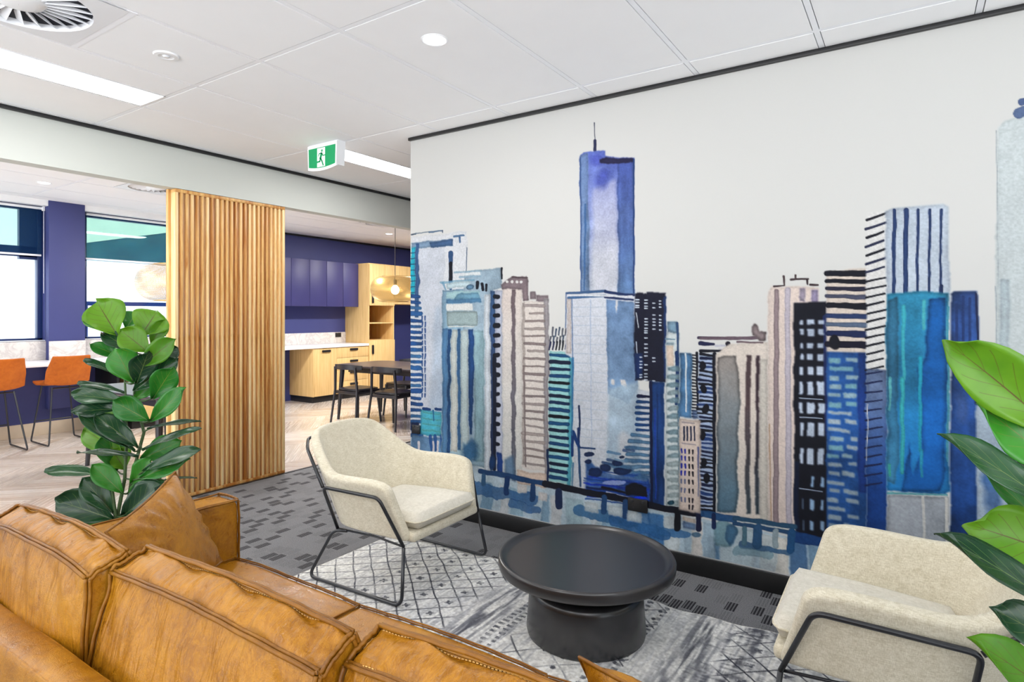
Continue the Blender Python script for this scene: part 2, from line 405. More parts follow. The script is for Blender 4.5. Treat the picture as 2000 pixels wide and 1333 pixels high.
# ------------------------------------------------------------------ ceiling fittings
PL = ['long lit ceiling panel at the upper left of the ceiling', 'lit ceiling panel running behind the exit sign to the mural wall']
for k, (x, y, l) in enumerate(PANELS + [(x, y, 1.2) for x, y in FAR_FILL_PANELS]):
    far = k >= len(PANELS); z = CEIL2 if far else CEIL
    lab = PL[k] if k < 2 else ('added fill panel in the kitchen ceiling beyond the bulkhead, number %s from the windows end' % ('one', 'two', 'three', 'four')[(k - len(PANELS)) % 4] if far else 'added unseen fill panel behind the camera, at the %s' % ('bulkhead side', 'middle near the sofa back', 'right hand side', 'middle by the rear openings', 'right rear corner')[(k - 2) % 5])
    r_ = empty('ceiling_light', (x, y, z), label=lab, cat='ceiling light', group='recessed light panels' if k < 2 else ('added kitchen fill panels' if far else 'added fill panels behind the camera'))
    hx, hy = .144, l / 2 - .008; f = MB()
    for q in ((-hx, -hx + .008, -hy, hy), (hx - .008, hx, -hy, hy), (-hx, hx, -hy, -hy + .008), (-hx, hx, hy - .008, hy)):
        f.box(q[0], q[1], q[2], q[3], -.003, .012, .001)
    f.build('frame', M['white'], r_)
    MB().box(-hx + .008, hx - .008, -hy + .008, hy - .008, 0, .01).build('diffuser', M['lamp'], r_)
def swirl(loc, label, blades=26, size=.293):
    r_ = empty('air_diffuser', loc, label=label, cat='air vent')
    R0 = .255
    # square plate with a round opening
    n = 64; v = []; f = []
    for k in range(n):
        a = 2 * math.pi * k / n; c, s_ = math.cos(a), math.sin(a); q = size / max(abs(c), abs(s_))
        v += [(q * c, q * s_, -.002), (R0 * c, R0 * s_, -.004), (R0 * c, R0 * s_, .05)]
    for k in range(n):
        a, b = 3 * k, 3 * ((k + 1) % n); f += [(a, a + 1, b + 1, b), (a + 1, a + 2, b + 2, b + 1)]
    link_mesh('plate', v, f, M['vent'], r_, 40)
    MB().lathe([(.001, .055), (.27, .055)], 32).build('duct_back', M['dark'], r_)
    v = []; f = []
    for k in range(blades):
        a = 2 * math.pi * k / blades
        t = Vector((-math.sin(a), math.cos(a), 0)); d = Vector((math.cos(a), math.sin(a), 0)); base = len(v)
        for (rr, w0, w1) in ((.085, .008, .006), (.25, .034, .022)):
            v += [d * rr - t * w0 + Vector((0, 0, .004)), d * rr + t * w1 + Vector((0, 0, .045)), d * rr + t * w1 + Vector((0, 0, .048)), d * rr - t * w0 + Vector((0, 0, .0075))]
        f += [tuple(base + i for i in q) for q in ((0, 4, 5, 1), (1, 5, 6, 2), (2, 6, 7, 3), (3, 7, 4, 0), (0, 1, 2, 3), (4, 7, 6, 5))]
    link_mesh('vanes', v, f, M['vent'], r_)
    MB().lathe([(.001, -.012), (.05, -.012), (.085, -.002), (.098, .012), (.098, .045)], 40).build('hub', M['white'], r_, 50)
    return r_
swirl((-3.068, .955, CEIL), 'large round swirl air diffuser in a square tile at the top left')
swirl((FARVENTS[0][0], FARVENTS[0][1], CEIL2), 'white swirl air diffuser in the far ceiling left of the timber screen')
swirl((FARVENTS[1][0], FARVENTS[1][1], CEIL2), 'shadowed swirl air diffuser in the kitchen ceiling above the pendant')
s_ = empty('smoke_detector', (-3.09, 1.556, CEIL), label='small round white sensor in the ceiling between diffuser and strip light', cat='smoke detector')
MB().lathe([(.001, -.004), (.03, -.004), (.036, -.008), (.054, -.007), (.058, 0), (.058, .004)], 32).build('housing', M['white'], s_)
MB().lathe([(.001, -.012), (.012, -.012), (.016, -.006), (.02, -.003)], 24).build('sensor_dome', plain('pale_lens', srgb(220, 222, 226), .25), s_)
for k, (x, y, z, lab) in enumerate(((-1.87, 2.163, CEIL, 'bright round downlight above the lounge'), (-7.20, 7.195, CEIL2, 'small lit downlight in the kitchen ceiling beside the pendant cord'), (-7.33, 2.49, CEIL2, 'round lit downlight in the ceiling above the window stools'))):
    d = empty('downlight', (x, y, z), label=lab, cat='downlight')
    MB().lathe([(.05, .006), (.05, -.001), (.058, -.004), (.064, -.001), (.064, .004)], 32).build('bezel', M['white'], d)
    MB().lathe([(.001, -.0022), (.05, -.0022)], 32).build('lens', M['spot'], d)
    a_ = area('downlight_light', (x, y, z - .008), .08, .08, 9, (1, .97, .93))
# exit sign
gx_ = NT('exit_green'); gx_.set(srgb(0, 150, 92), .4); gx_.b.inputs['Emission Color'].default_value = srgb(0, 168, 104); gx_.b.inputs['Emission Strength'].default_value = .12
gw_ = emit('sign_white', (1, 1, 1, 1), .55)
ex = empty('exit_sign', (-3.682, 2.985, CEIL), label='green and white running person exit sign hanging from the ceiling', cat='exit sign')
def sign_outline(w0, w1, h0, h1, n=16, sag=.018):
    P = [(-w0, h0), (w0, h0)]
    for k in range(n + 1):
        t = 1 - 2 * k / n; P.append((w1 * t, h1 + sag * t * t))
    return P
def prism(P, y0, y1):
    n = len(P); return [(x, y0, z) for x, z in P] + [(x, y1, z) for x, z in P], [tuple(reversed(range(n))), tuple(range(n, 2 * n))] + [(i, (i + 1) % n, (i + 1) % n + n, i + n) for i in range(n)]
m_ = MB(); m_.add(*prism(sign_outline(.166, .160, -.008, -.208), 0, .012)); m_.add(*prism(sign_outline(.162, .148, 0, -.196), .012, .085))
m_.build('housing', M['white'], ex)
m_ = MB(); m_.add(*prism(sign_outline(.150, .146, -.034, -.186, sag=.014), -.003, .001)); m_.build('green_panel', gx_.m, ex)
MB().box(-.048, .038, -.0045, -.001, -.180, -.040).build('doorway_symbol', gw_, ex)
rn = MB()
def stroke2(pts, w_):
    w_ *= 1.45
    for (x0, z0), (x1, z1) in zip(pts[:-1], pts[1:]):
        d = Vector((x1 - x0, 0, z1 - z0)).normalized(); n_ = Vector((-d.z, 0, d.x)) * w_ / 2; a = Vector((x0, -.0052, z0)) - d * w_ * .3; b_ = Vector((x1, -.0052, z1)) + d * w_ * .3
        rn.add([a - n_, b_ - n_, b_ + n_, a + n_] + [p + Vector((0, .001, 0)) for p in (a - n_, b_ - n_, b_ + n_, a + n_)], [(0, 1, 2, 3), (4, 7, 6, 5), (0, 4, 5, 1), (1, 5, 6, 2), (2, 6, 7, 3), (3, 7, 4, 0)])
stroke2([(.002, -.082), (-.012, -.118)], .016); stroke2([(-.010, -.116), (.006, -.140), (.020, -.172)], .009); stroke2([(-.012, -.118), (-.018, -.140), (-.050, -.142)], .009)
stroke2([(.000, -.080), (-.026, -.082), (-.034, -.098)], .006); stroke2([(.004, -.082), (.018, -.100), (.040, -.098)], .006)
rn.lathe([(.001, -.0052), (.0105, -.0052)], 16, c=(.006, 0, -.062), axis='y')
rn.build('running_figure', gx_.m, ex)

# ------------------------------------------------------------------ timber slat screen
scn = empty('slat_screen', (XB - .03, 2.905, 0), label='floor to ceiling screen of vertical timber slats under the bulkhead', cat='screen')
SX0, SX1, SY0, SY1, SZ = -.040, .026, -.495, .465, 2.36
n_s = 24
for k in range(n_s):
    y = SY0 + .012 + (SY1 - SY0 - .024) * k / (n_s - 1)
    e = .0098 if 0 < k < n_s - 1 else .012
    rbox('slat', SX0, SX1, y - e, y + e, .024, SZ - .026, M['slat'], scn, b=.002)
rbox('top_rail', SX0, SX1 + .001, SY0, SY1, SZ - .026, SZ, M['slat'], scn, b=.002)
rbox('bottom_rail', SX0, SX1 + .001, SY0, SY1, 0, .024, M['slat'], scn, b=.002)
rbox('middle_rail', SX0 - .014, SX0 + .004, SY0 + .01, SY1 - .01, 1.20, 1.235, M['slat'], scn, b=.001)
rbox('end_post', SX0 - .034, SX0 - .002, SY0 - .018, SY0 + .004, 0, SZ, M['slat'], scn, b=.002)

# ------------------------------------------------------------------ power outlets
def outlet(name, loc, w_, h_, axis, label, usb=False):
    o = empty(name, loc, label=label, cat='power outlet')
    if axis == 'y':
        b = lambda a0, a1, c0, c1, d0, d1, e=.001: MB().box(a0, a1, -d1, -d0, c0, c1, e)
    else:
        b = lambda a0, a1, c0, c1, d0, d1, e=.001: MB().box(d0, d1, a0, a1, c0, c1, e)
    b(-w_ / 2, w_ / 2, -h_ / 2, h_ / 2, 0, .010, .003).build('face_plate', M['blackp'], o)
    sl = MB()
    for sx in (-1, 1):
        cx = sx * w_ * .22
        for (dx, dz, ww_, hh_) in ((-.007, .004, .0022, .009), (.007, .004, .0022, .009), (0, -.009, .0022, .009)):
            q = b(cx + dx - ww_ / 2, cx + dx + ww_ / 2, dz - .008 - hh_ / 2, dz - .008 + hh_ / 2, .0098, .0108, 0)
            sl.add(q.v, q.f)
    sl.build('pin_slots', M['dark'], o)
    sw = MB()
    for sx in (-1, 1):
        q = b(sx * w_ * .28 - .008, sx * w_ * .28 + .008, h_ * .22, h_ * .38, .009, .013, .001); sw.add(q.v, q.f)
    sw.build('switches', M['blackm'], o)
    return o
outlet('power_outlet', (-1.308, YM - .003, .318), .118, .074, 'y', 'black double power outlet on the blue mural above the coffee table')
outlet('power_outlet', (-2.998, YM - .003, .575), .075, .062, 'y', 'small black outlet at the left edge of the mural')

# ------------------------------------------------------------------ kitchen run
def stone_mat():
    m = NT('pale_stone'); v = m.coord()
    a = m.noise(v, 5, 6, .7, .8).outputs[0]; b = m.noise(v, 40, 3).outputs[0]
    c = m.mix(m.ramp(a, [(.44, (0, 0, 0, 1)), (.5, (1, 1, 1, 1)), (.56, (0, 0, 0, 1))]), srgb(220, 216, 212), srgb(196, 190, 188))
    m.set(m.mix(m.math('MULTIPLY', b, .15), c, srgb(180, 172, 166)), .3, 0, .5); return m.m
M['stone'] = stone_mat()
M['worktop'] = plain('white_worktop', srgb(236, 236, 240), .3, var=.01)
XF = -7.9
kb = empty('base_cabinet', (XW, 6.24, 0), label='light oak kitchen base cabinet with four drawers under the worktop', cat='cabinet')
def at(root, x): return (x - root.location.x)
def kbox(name, root, x0, x1, y0, y1, z0, z1, mat, parent=None, b=.002):
    L = root.location
    return MB().box(x0 - L.x, x1 - L.x, y0 - L.y, y1 - L.y, z0 - L.z, z1 - L.z, b).build(name, mat, parent or root)
kbox('body', kb, XW + .001, XF - .02, 6.26, 7.398, .1, .87, M['oakin'])
kbox('side_panel', kb, XW + .001, XF, 6.24, 6.258, .1, .87, M['oak'])
kbox('kickboard', kb, XW + .001, XF - .05, 6.26, 7.398, 0, .1, M['blackp'])
def handle_h(root, y, z, par, l=.165):
    L = root.location; o = MB().box(XF - L.x, XF + .022 - L.x, y - l / 2 - L.y, y + l / 2 - L.y, z - .018 - L.z, z + .018 - L.z, .006)
    return o.build('handle', M['blackp'], par)
d = kbox('door', kb, XF - .018, XF, 6.262, 6.706, .104, .866, M['oak']); handle_h(kb, 6.487, .82, d)
zz = [.104, .30, .49, .69, .866]
for i in range(4):
    dr = kbox('drawer', kb, XF - .018, XF, 6.71, 7.396, zz[i] + .002, zz[i + 1] - .002, M['oak']); handle_h(kb, 7.065, zz[i] + .14 if i < 3 else .825, dr)
wt = MB().box(XW + .001, XF + .015, 5.3, 7.399, .871, .91, .003).build('worktop', M['worktop']); tag(wt, 'white kitchen worktop over the oak drawers', 'worktop')
sp_ = MB().box(XW + .001, XW + .02, 5.3, 7.399, .911, 1.10, .001).build('splashback', M['stone']); tag(sp_, 'pale speckled stone splashback behind the kitchen worktop', 'splashback')
outlet('power_outlet', (XW + .021, 7.225, 1.052), .123, .078, 'x', 'black double outlet on the stone splashback beside the tall cabinet')
lp = empty('support_panel', (XW, 5.5, 0), label='pale panel supporting the left end of the kitchen worktop', cat='panel')
kbox('board', lp, XW + .001, XF - .12, 5.5, 5.54, 0, .869, M['white'])
uc = empty('wall_cabinet', (XW, 5.55, 1.56), label='row of handleless navy wall cabinets above the kitchen worktop', cat='cabinet')
kbox('carcass', uc, XW + .001, -8.172, 5.55, 7.398, 1.56, 2.30, M['navycab'])
for a, b_ in ((5.55, 6.017), (6.02, 6.367), (6.370, 6.707), (6.710, 7.055), (7.058, 7.398)):
    kbox('door', uc, -8.17, -8.15, a, b_ - .003, 1.545, 2.30, M['navycab'])
tc_ = empty('tall_cabinet', (XW, 7.4, 0), label='tall light oak cabinet with open shelves between two doors', cat='cabinet')
Y0, Y1 = 7.402, 8.022
kbox('side_panel', tc_, XW + .001, XF, Y0, Y0 + .018, 0.1, 2.31, M['oak']); kbox('side_panel', tc_, XW + .001, XF, Y1 - .018, Y1, 0.1, 2.31, M['oak'])
kbox('back_panel', tc_, XW + .001, XW + .02, Y0 + .018, Y1 - .018, .1, 2.31, M['oakin'])
kbox('top_panel', tc_, XW + .001, XF, Y0 + .018, Y1 - .018, 2.292, 2.31, M['oak'])
for z in (.94, 1.25, 1.57): kbox('shelf', tc_, XW + .02, XF - .004, Y0 + .018, Y1 - .018, z, z + .02, M['oak'])
kbox('kickboard', tc_, XW + .001, XF - .05, Y0, Y1, 0, .1, M['blackp'])
for z0, z1, hz in ((.104, .955, .80), (1.572, 2.29, 1.69)):
    d = kbox('door', tc_, XF + .001, XF + .019, Y0 + .002, Y1 - .002, z0, z1, M['oak'])
    L = tc_.location; MB().box(XF + .019 - L.x, XF + .041 - L.x, Y0 + .055 - L.y, Y0 + .095 - L.y, hz - .08, hz + .08, .008).build('handle', M['blackp'], d)
br = empty('bridging_cabinet', (XW, 8.03, 1.6), label='oak cupboards over the navy recess right of the tall cabinet', cat='cabinet')
kbox('carcass', br, XW + .001, XF - .02, 8.026, 9.3, 1.60, 2.31, M['oakin'])
for a, b_ in ((8.028, 8.66), (8.664, 9.3)): kbox('door', br, XF - .018, XF, a, b_, 1.602, 2.308, M['oak'])

# window bench
wb_ = empty('window_bench', (XW, 1.0, 0), label='long white stone bench below the windows with a pale grey upstand', cat='bench')
kbox('worktop', wb_, XW + .001, XF, YS + .2, 5.0, .835, .875, M['worktop'], b=.003)
kbox('upstand', wb_, XW + .001, XW + .02, YS + .2, 2.899, .876, 1.095, M['stone'], b=.001); kbox('upstand', wb_, XW + .001, XW + .02, 3.271, 5.0, .876, 1.095, M['stone'], b=.001)
kbox('upstand', wb_, XW + .102, XW + .12, 2.899, 3.271, .876, 1.095, M['stone'], b=.001)
bc = empty('bench_cabinet', (XW, 3.42, 0), label='oak cupboard under the window bench partly hidden by the plant', cat='cabinet')
kbox('body', bc, XW + .001, XF - .06, 3.62, 4.95, .1, .833, M['oakin'])
kbox('side_panel', bc, XW + .001, XF - .03, 3.42, 3.45, 0, .833, M['blackp'])
for a, b_ in ((3.622, 4.06), (4.064, 4.50), (4.504, 4.948)): kbox('door', bc, XF - .058, XF - .04, a, b_, .104, .83, M['oak'])
kbox('kickboard', bc, XW + .001, XF - .1, 3.62, 4.95, 0, .1, M['blackp'])

# ------------------------------------------------------------------ bar stools
def leather(name, c_dark, c_mid, c_light, rough=.38, wr=.25, crack=True):
    m = NT(name); v = m.coord()
    a = m.noise(v, 3.5, 4, .6, .5).outputs[0]; b = m.noise(v, 18, 5, .65, 1.2).outputs[0]
    vo = m.n('ShaderNodeTexVoronoi', i={'Vector': v, 'Scale': 170}, feature='DISTANCE_TO_EDGE').outputs['Distance']
    f = m.math('ADD', m.math('MULTIPLY', a, .55), m.math('MULTIPLY', b, .45))
    c = m.ramp(f, [(.34, c_dark), (.5, c_mid), (.68, c_light)])
    if crack:
        vc = m.coord(scale=(1, 1, 1)); cr = m.noise(vc, 9, 8, .8, 2.5).outputs[0]
        k = m.ramp(cr, [(.46, (0, 0, 0, 1)), (.5, (1, 1, 1, 1)), (.54, (0, 0, 0, 1))])
        c = m.mix(m.math('MULTIPLY', k, .28), c, tuple(min(1, q * 1.45) for q in c_light[:3]) + (1,))
    m.b.inputs['Specular IOR Level'].default_value = .35; m.set(c, m.ramp(b, [(.3, (rough - .08,) * 3 + (1,)), (.7, (rough + .12,) * 3 + (1,))]), 0, .35)
    h = m.math('ADD', m.math('MULTIPLY', m.math('MINIMUM', vo, .12), 1.0), m.math('MULTIPLY', b, .9))
    m.bump(h, wr, .006); return m.m
M['stool'] = leather('tan_stool_leather', srgb(156, 74, 12), srgb(180, 92, 20), srgb(198, 108, 32), .5, .12, False)
def make_stool(label, loc):
    # local: sits facing -x (towards the bench), back on +x side
    st = empty('bar_stool', loc, label=label, cat='bar stool')
    v = []; f = []; nu, nv = 17, 22
    for j in range(nv):
        t = j / (nv - 1)
        for i in range(nu):
            u = -1 + 2 * i / (nu - 1)
            if t < .5:      # seat pan
                q = t / .5; x = -.22 + .38 * q; z = .66 - .035 * math.sin(math.pi * min(1, q * 1.1)) ; wd = .20 + .012 * math.sin(math.pi * q)
                z += .035 * abs(u) ** 2.5 * q; 
            else:
                q = (t - .5) / .5; an = q * 1.15
                x = .16 + .09 * math.sin(min(an, 1.2)) + .035 * q; z = .625 + .33 * q ** 1.15 + .035 * (1 - q) * abs(u) ** 2.5
                wd = .212 - .035 * max(0, q - .55) / .45 - .0 * q
                x -= .055 * abs(u) ** 2 * math.sin(math.pi * min(1, q * .7 + .15))
            v.append((x, u * wd, z))
    for j in range(nv - 1):
        for i in range(nu - 1): a = j * nu + i; f.append((a, a + 1, a + nu + 1, a + nu))
    s = link_mesh('seat', v, f, M['stool'], st, 180)
    md = s.modifiers.new('thick', 'SOLIDIFY'); md.thickness = .02; md.offset = -1
    md = s.modifiers.new('bev', 'BEVEL'); md.width = .006; md.segments = 2; md.limit_method = 'ANGLE'
    for sy in (-1, 1):
        fr = MB().tube([(.10, sy * .13, .615), (.235, sy * .205, .012), (-.245, sy * .205, .012), (-.17, sy * .13, .63)], .0085, 8, .03)
        fr.build('leg_frame', M['blackm'], st)
    MB().tube([(-.224, -.185, .23), (-.224, .185, .23)], .008, 8).build('footrest', M['blackm'], st)
    MB().tube([(.10, -.14, .606), (.10, .14, .606)], .008, 8).tube([(-.165, -.14, .622), (-.165, .14, .622)], .008, 8).build('under_seat_bar', M['blackm'], st)
    return st
make_stool('right tan leather bar stool between the plant and the other stool', (-7.85, 2.835, 0))
make_stool('left tan leather bar stool cut by the left edge of the photo', (-7.83, 2.235, 0))

# ------------------------------------------------------------------ dining tables, chairs and pendants
def superell(a, b, n=48, p=3.2):
    return [(a * math.copysign(abs(math.cos(t)) ** (2 / p), math.cos(t)), b * math.copysign(abs(math.sin(t)) ** (2 / p), math.sin(t))) for t in [2 * math.pi * (k + .5) / n for k in range(n)]]
M['dtop'] = plain('black_table_top', srgb(62, 54, 58), .28, spec=.7, var=.08, vscale=12)
def make_dining_table(label, loc, lx, ly):
    r_ = empty('dining_table', loc, label=label, cat='table')
    P = superell(lx / 2, ly / 2, 64, 9); n = len(P); v = []; f = []
    for s_, z in ((.985, .712), (1, .722), (1, .736), (.992, .74)): v += [(x * s_, y * s_, z) for x, y in P]
    f += [tuple(reversed(range(n))), tuple(range(3 * n, 4 * n))]
    for k in range(3):
        for i in range(n): f.append((k * n + i, k * n + (i + 1) % n, (k + 1) * n + (i + 1) % n, (k + 1) * n + i))
    link_mesh('tabletop', v, f, M['dtop'], r_, 30)
    for sx in (-1, 1):
        for sy in (-1, 1):
            x, y = sx * (lx / 2 - .1), sy * (ly / 2 - .10)
            MB().tube([(x, y, .711), (x + sx * .05, y + sy * .03, 0)], .034, 10, r_end=.018).build('leg', M['dblack'], r_)
    MB().box(-lx / 2 + .2, lx / 2 - .2, -ly / 2 + .11, -ly / 2 + .135, .64, .711).box(-lx / 2 + .2, lx / 2 - .2, ly / 2 - .135, ly / 2 - .11, .64, .711).build('apron', M['dblack'], r_)
    return r_
def make_dining_chair(label, loc, rz):
    # local: faces +y; backrest at -y
    r_ = empty('dining_chair', loc, rz, label=label, cat='chair', group='black wooden dining chairs')
    P = superell(.225, .205, 36, 3.6); n = len(P); v = []; f = []
    for s_, z in ((.93, .425), (1, .435), (1, .447), (.97, .452), (.5, .446)): v += [(x * s_ * (1 + .06 * y / .2), y * s_, z) for x, y in P]
    f += [tuple(reversed(range(n))), tuple(range(4 * n, 5 * n))]
    for k in range(4):
        for i in range(n): f.append((k * n + i, k * n + (i + 1) % n, (k + 1) * n + (i + 1) % n, (k + 1) * n + i))
    link_mesh('seat', v, f, M['dblack'], r_, 50)
    for sx in (-1, 1):
        MB().tube([(sx * .185, -.215, .735), (sx * .205, -.20, .44), (sx * .235, -.25, 0)], .019, 8, r_end=.013).build('leg', M['dblack'], r_)
        MB().tube([(sx * .185, .165, .43), (sx * .215, .20, 0)], .021, 8, r_end=.012).build('leg', M['dblack'], r_)
    for q in ((-.19, .19, -.205, -.18), (-.19, .19, .15, .172), (-.205, -.183, -.18, .16), (.183, .205, -.18, .16)): MB().box(*q, .385, .425, .003).build('seat_rail', M['dblack'], r_)
    v = []; f = []; m_ = 21
    for k in range(m_):
        t = -1 + 2 * k / (m_ - 1); an = t * .95; x = .245 * math.sin(an) / math.sin(.95) * 1.0; y = -.265 + .115 * (t * t); hh = .046 - .012 * t * t
        nx, ny = math.sin(an) * .5, -1; l = math.hypot(nx, ny); nx /= l; ny /= l; th = .012
        v += [(x - nx * th, y - ny * th, .705), (x + nx * th, y + ny * th, .705), (x + nx * th * .8, y + ny * th * .8, .705 + hh * 1.5), (x - nx * th * .8, y - ny * th * .8, .705 + hh * 1.5)]
    for k in range(m_ - 1):
        for i in range(4): a = 4 * k + i; b_ = 4 * k + (i + 1) % 4; f.append((a, b_, b_ + 4, a + 4))
    f += [(0, 3, 2, 1), tuple(4 * (m_ - 1) + i for i in range(4))]
    link_mesh('backrest', v, f, M['dblack'], r_, 40)
    return r_
make_dining_table('black dining table in front of the oak kitchen drawers', (-5.45, 5.89, 0), 2.1, .92)
make_dining_chair('black dining chair at the left end of the kitchen table, back to camera', (-6.07, 5.50, 0), 0)
make_dining_chair('black dining chair at the kitchen table beside the mural edge, back to camera', (-5.40, 5.50, 0), .03)
make_dining_chair('black dining chair on the kitchen side of the far table facing the camera', (-5.98, 6.28, 0), math.pi)
make_dining_chair('black dining chair behind the far table half hidden by the mural wall', (-5.22, 6.28, 0), math.pi)
make_dining_table('black dining table standing behind the slat screen and plant', (-5.75, 2.87, 0), 1.4, .86)
make_dining_chair('black chair on the far side of the near dining table by the screen', (-5.46, 3.30, 0), math.pi)
def mesh_gold():
    m = NT('brass_wire_mesh'); tc = m.n('ShaderNodeTexCoord'); sp = m.n('ShaderNodeSeparateXYZ', i={0: tc.outputs['Object']})
    an = m.math('ARCTAN2', sp.outputs[1], sp.outputs[0])
    s1 = m.math('GREATER_THAN', m.math('SINE', m.math('MULTIPLY', an, 190)), .35); s2 = m.math('GREATER_THAN', m.math('SINE', m.math('MULTIPLY', sp.outputs[2], 700)), .6)
    k = m.math('MAXIMUM', s1, s2)
    m.set(srgb(206, 172, 104), .35, .85)
    tr = m.n('ShaderNodeBsdfTransparent'); mx = m.n('ShaderNodeMixShader', i={0: m.math('ADD', m.math('MULTIPLY', k, .5), .2), 1: tr.outputs[0], 2: m.b.outputs[0]}); m.L(mx.outputs[0], m.out.inputs[0]); return m.m
M['mesh'] = mesh_gold(); M['brass'] = plain('brass', srgb(200, 164, 100), .3, metal=.9); M['cord'] = plain('dark_cord', srgb(58, 52, 50), .6)
M['bulb'] = emit('warm_bulb', (1, .78, .5, 1), 9)
def make_pendant(label, loc):
    r_ = empty('pendant_lamp', loc, label=label, cat='pendant lamp')
    rad, hh = .30, .155; pr = []
    for k in range(13):
        a = -math.pi / 2 + math.pi * k / 12; pr.append((rad - .14 + .14 * math.cos(a), hh * math.sin(a)))
    MB().lathe(pr, 72).build('wire_shade', M['mesh'], r_, 60)
    for z in (-hh, hh):
        MB().lathe([(.157, z), (.163, z + .003), (.163, z - .003), (.157, z)], 48).build('rim', M['brass'], r_)
    MB().tube([(-.16, 0, hh), (.16, 0, hh)], .003, 6).tube([(0, -.16, hh), (0, .16, hh)], .003, 6).build('spider', M['brass'], r_)
    MB().lathe([(.001, .115), (.02, .115), (.021, .05), (.017, .045), (.001, .045)], 20).build('lamp_holder', M['cord'], r_)
    MB().lathe([(.001, -.066), (.022, -.062), (.042, -.045), (.052, -.015), (.046, .015), (.028, .038), (.016, .05)], 28).build('bulb', M['bulb'], r_, 180)
    MB().tube([(0, 0, .11), (0, 0, CEIL2 - loc[2] + .0)], .004, 8).build('cord', M['cord'], r_)
    l = bpy.data.lights.new('bulb_light', 'POINT'); l.energy = 14; l.color = (1, .76, .5); l.shadow_soft_size = .06
    o = bpy.data.objects.new('bulb_light', l); C.objects.link(o); o.location = (loc[0], loc[1], loc[2] - .01); o.parent = None
    return r_
make_pendant('brass wire mesh pendant lamp over the far kitchen table', (-5.3, 5.40, 1.72))
make_pendant('brass wire mesh pendant lamp half hidden behind the slat screen', (-5.3, 2.744, 1.68))
# ------------------------------------------------------------------ sofa
M['tan'] = leather('tan_aniline_leather', srgb(124, 75, 8), srgb(153, 99, 14), srgb(178, 124, 30), .31, .32)
M['tan2'] = leather('tan_piping_leather', srgb(104, 62, 8), srgb(132, 84, 14), srgb(158, 108, 30), .38, .2, False)
def wrinkled(name, base):
    m = base.copy(); m.name = name; t = m.node_tree; b = t.nodes['Principled BSDF']; old = b.inputs['Normal'].links[0].from_node
    tc = t.nodes.new('ShaderNodeTexCoord'); hs_ = []
    for sc_, dist in (((22, 4.5, 4.5), 1.6), ((9, 3, 3), 1.0)):
        mp = t.nodes.new('ShaderNodeMapping'); mp.inputs['Scale'].default_value = sc_; t.links.new(tc.outputs['Object'], mp.inputs[0])
        n = t.nodes.new('ShaderNodeTexNoise'); n.inputs['Scale'].default_value = 1; n.inputs['Detail'].default_value = 3; n.inputs['Distortion'].default_value = dist; t.links.new(mp.outputs[0], n.inputs['Vector']); hs_.append(n)
    ad = t.nodes.new('ShaderNodeMath'); ad.operation = 'ADD'; t.links.new(hs_[0].outputs[0], ad.inputs[0]); t.links.new(hs_[1].outputs[0], ad.inputs[1])
    bp = t.nodes.new('ShaderNodeBump'); bp.inputs['Strength'].default_value = .55; bp.inputs['Distance'].default_value = .018; t.links.new(ad.outputs[0], bp.inputs['Height']); t.links.new(bp.outputs[0], old.inputs['Normal'])
    return m
M['tanw'] = wrinkled('wrinkled_tan_leather', M['tan'])
M['thread'] = plain('stitch_thread', srgb(226, 178, 104), .6)
def vnoise(seed):
    rs = np.random.RandomState(seed); ph = rs.rand(6, 3) * 6.28; fr = rs.rand(6, 3) * 2 - 1
    def f(p, s_): return sum(math.sin((fr[k][0] * p[0] + fr[k][1] * p[1] + fr[k][2] * p[2]) * s_ * 2 + ph[k][0]) for k in range(6)) / 6
    return f
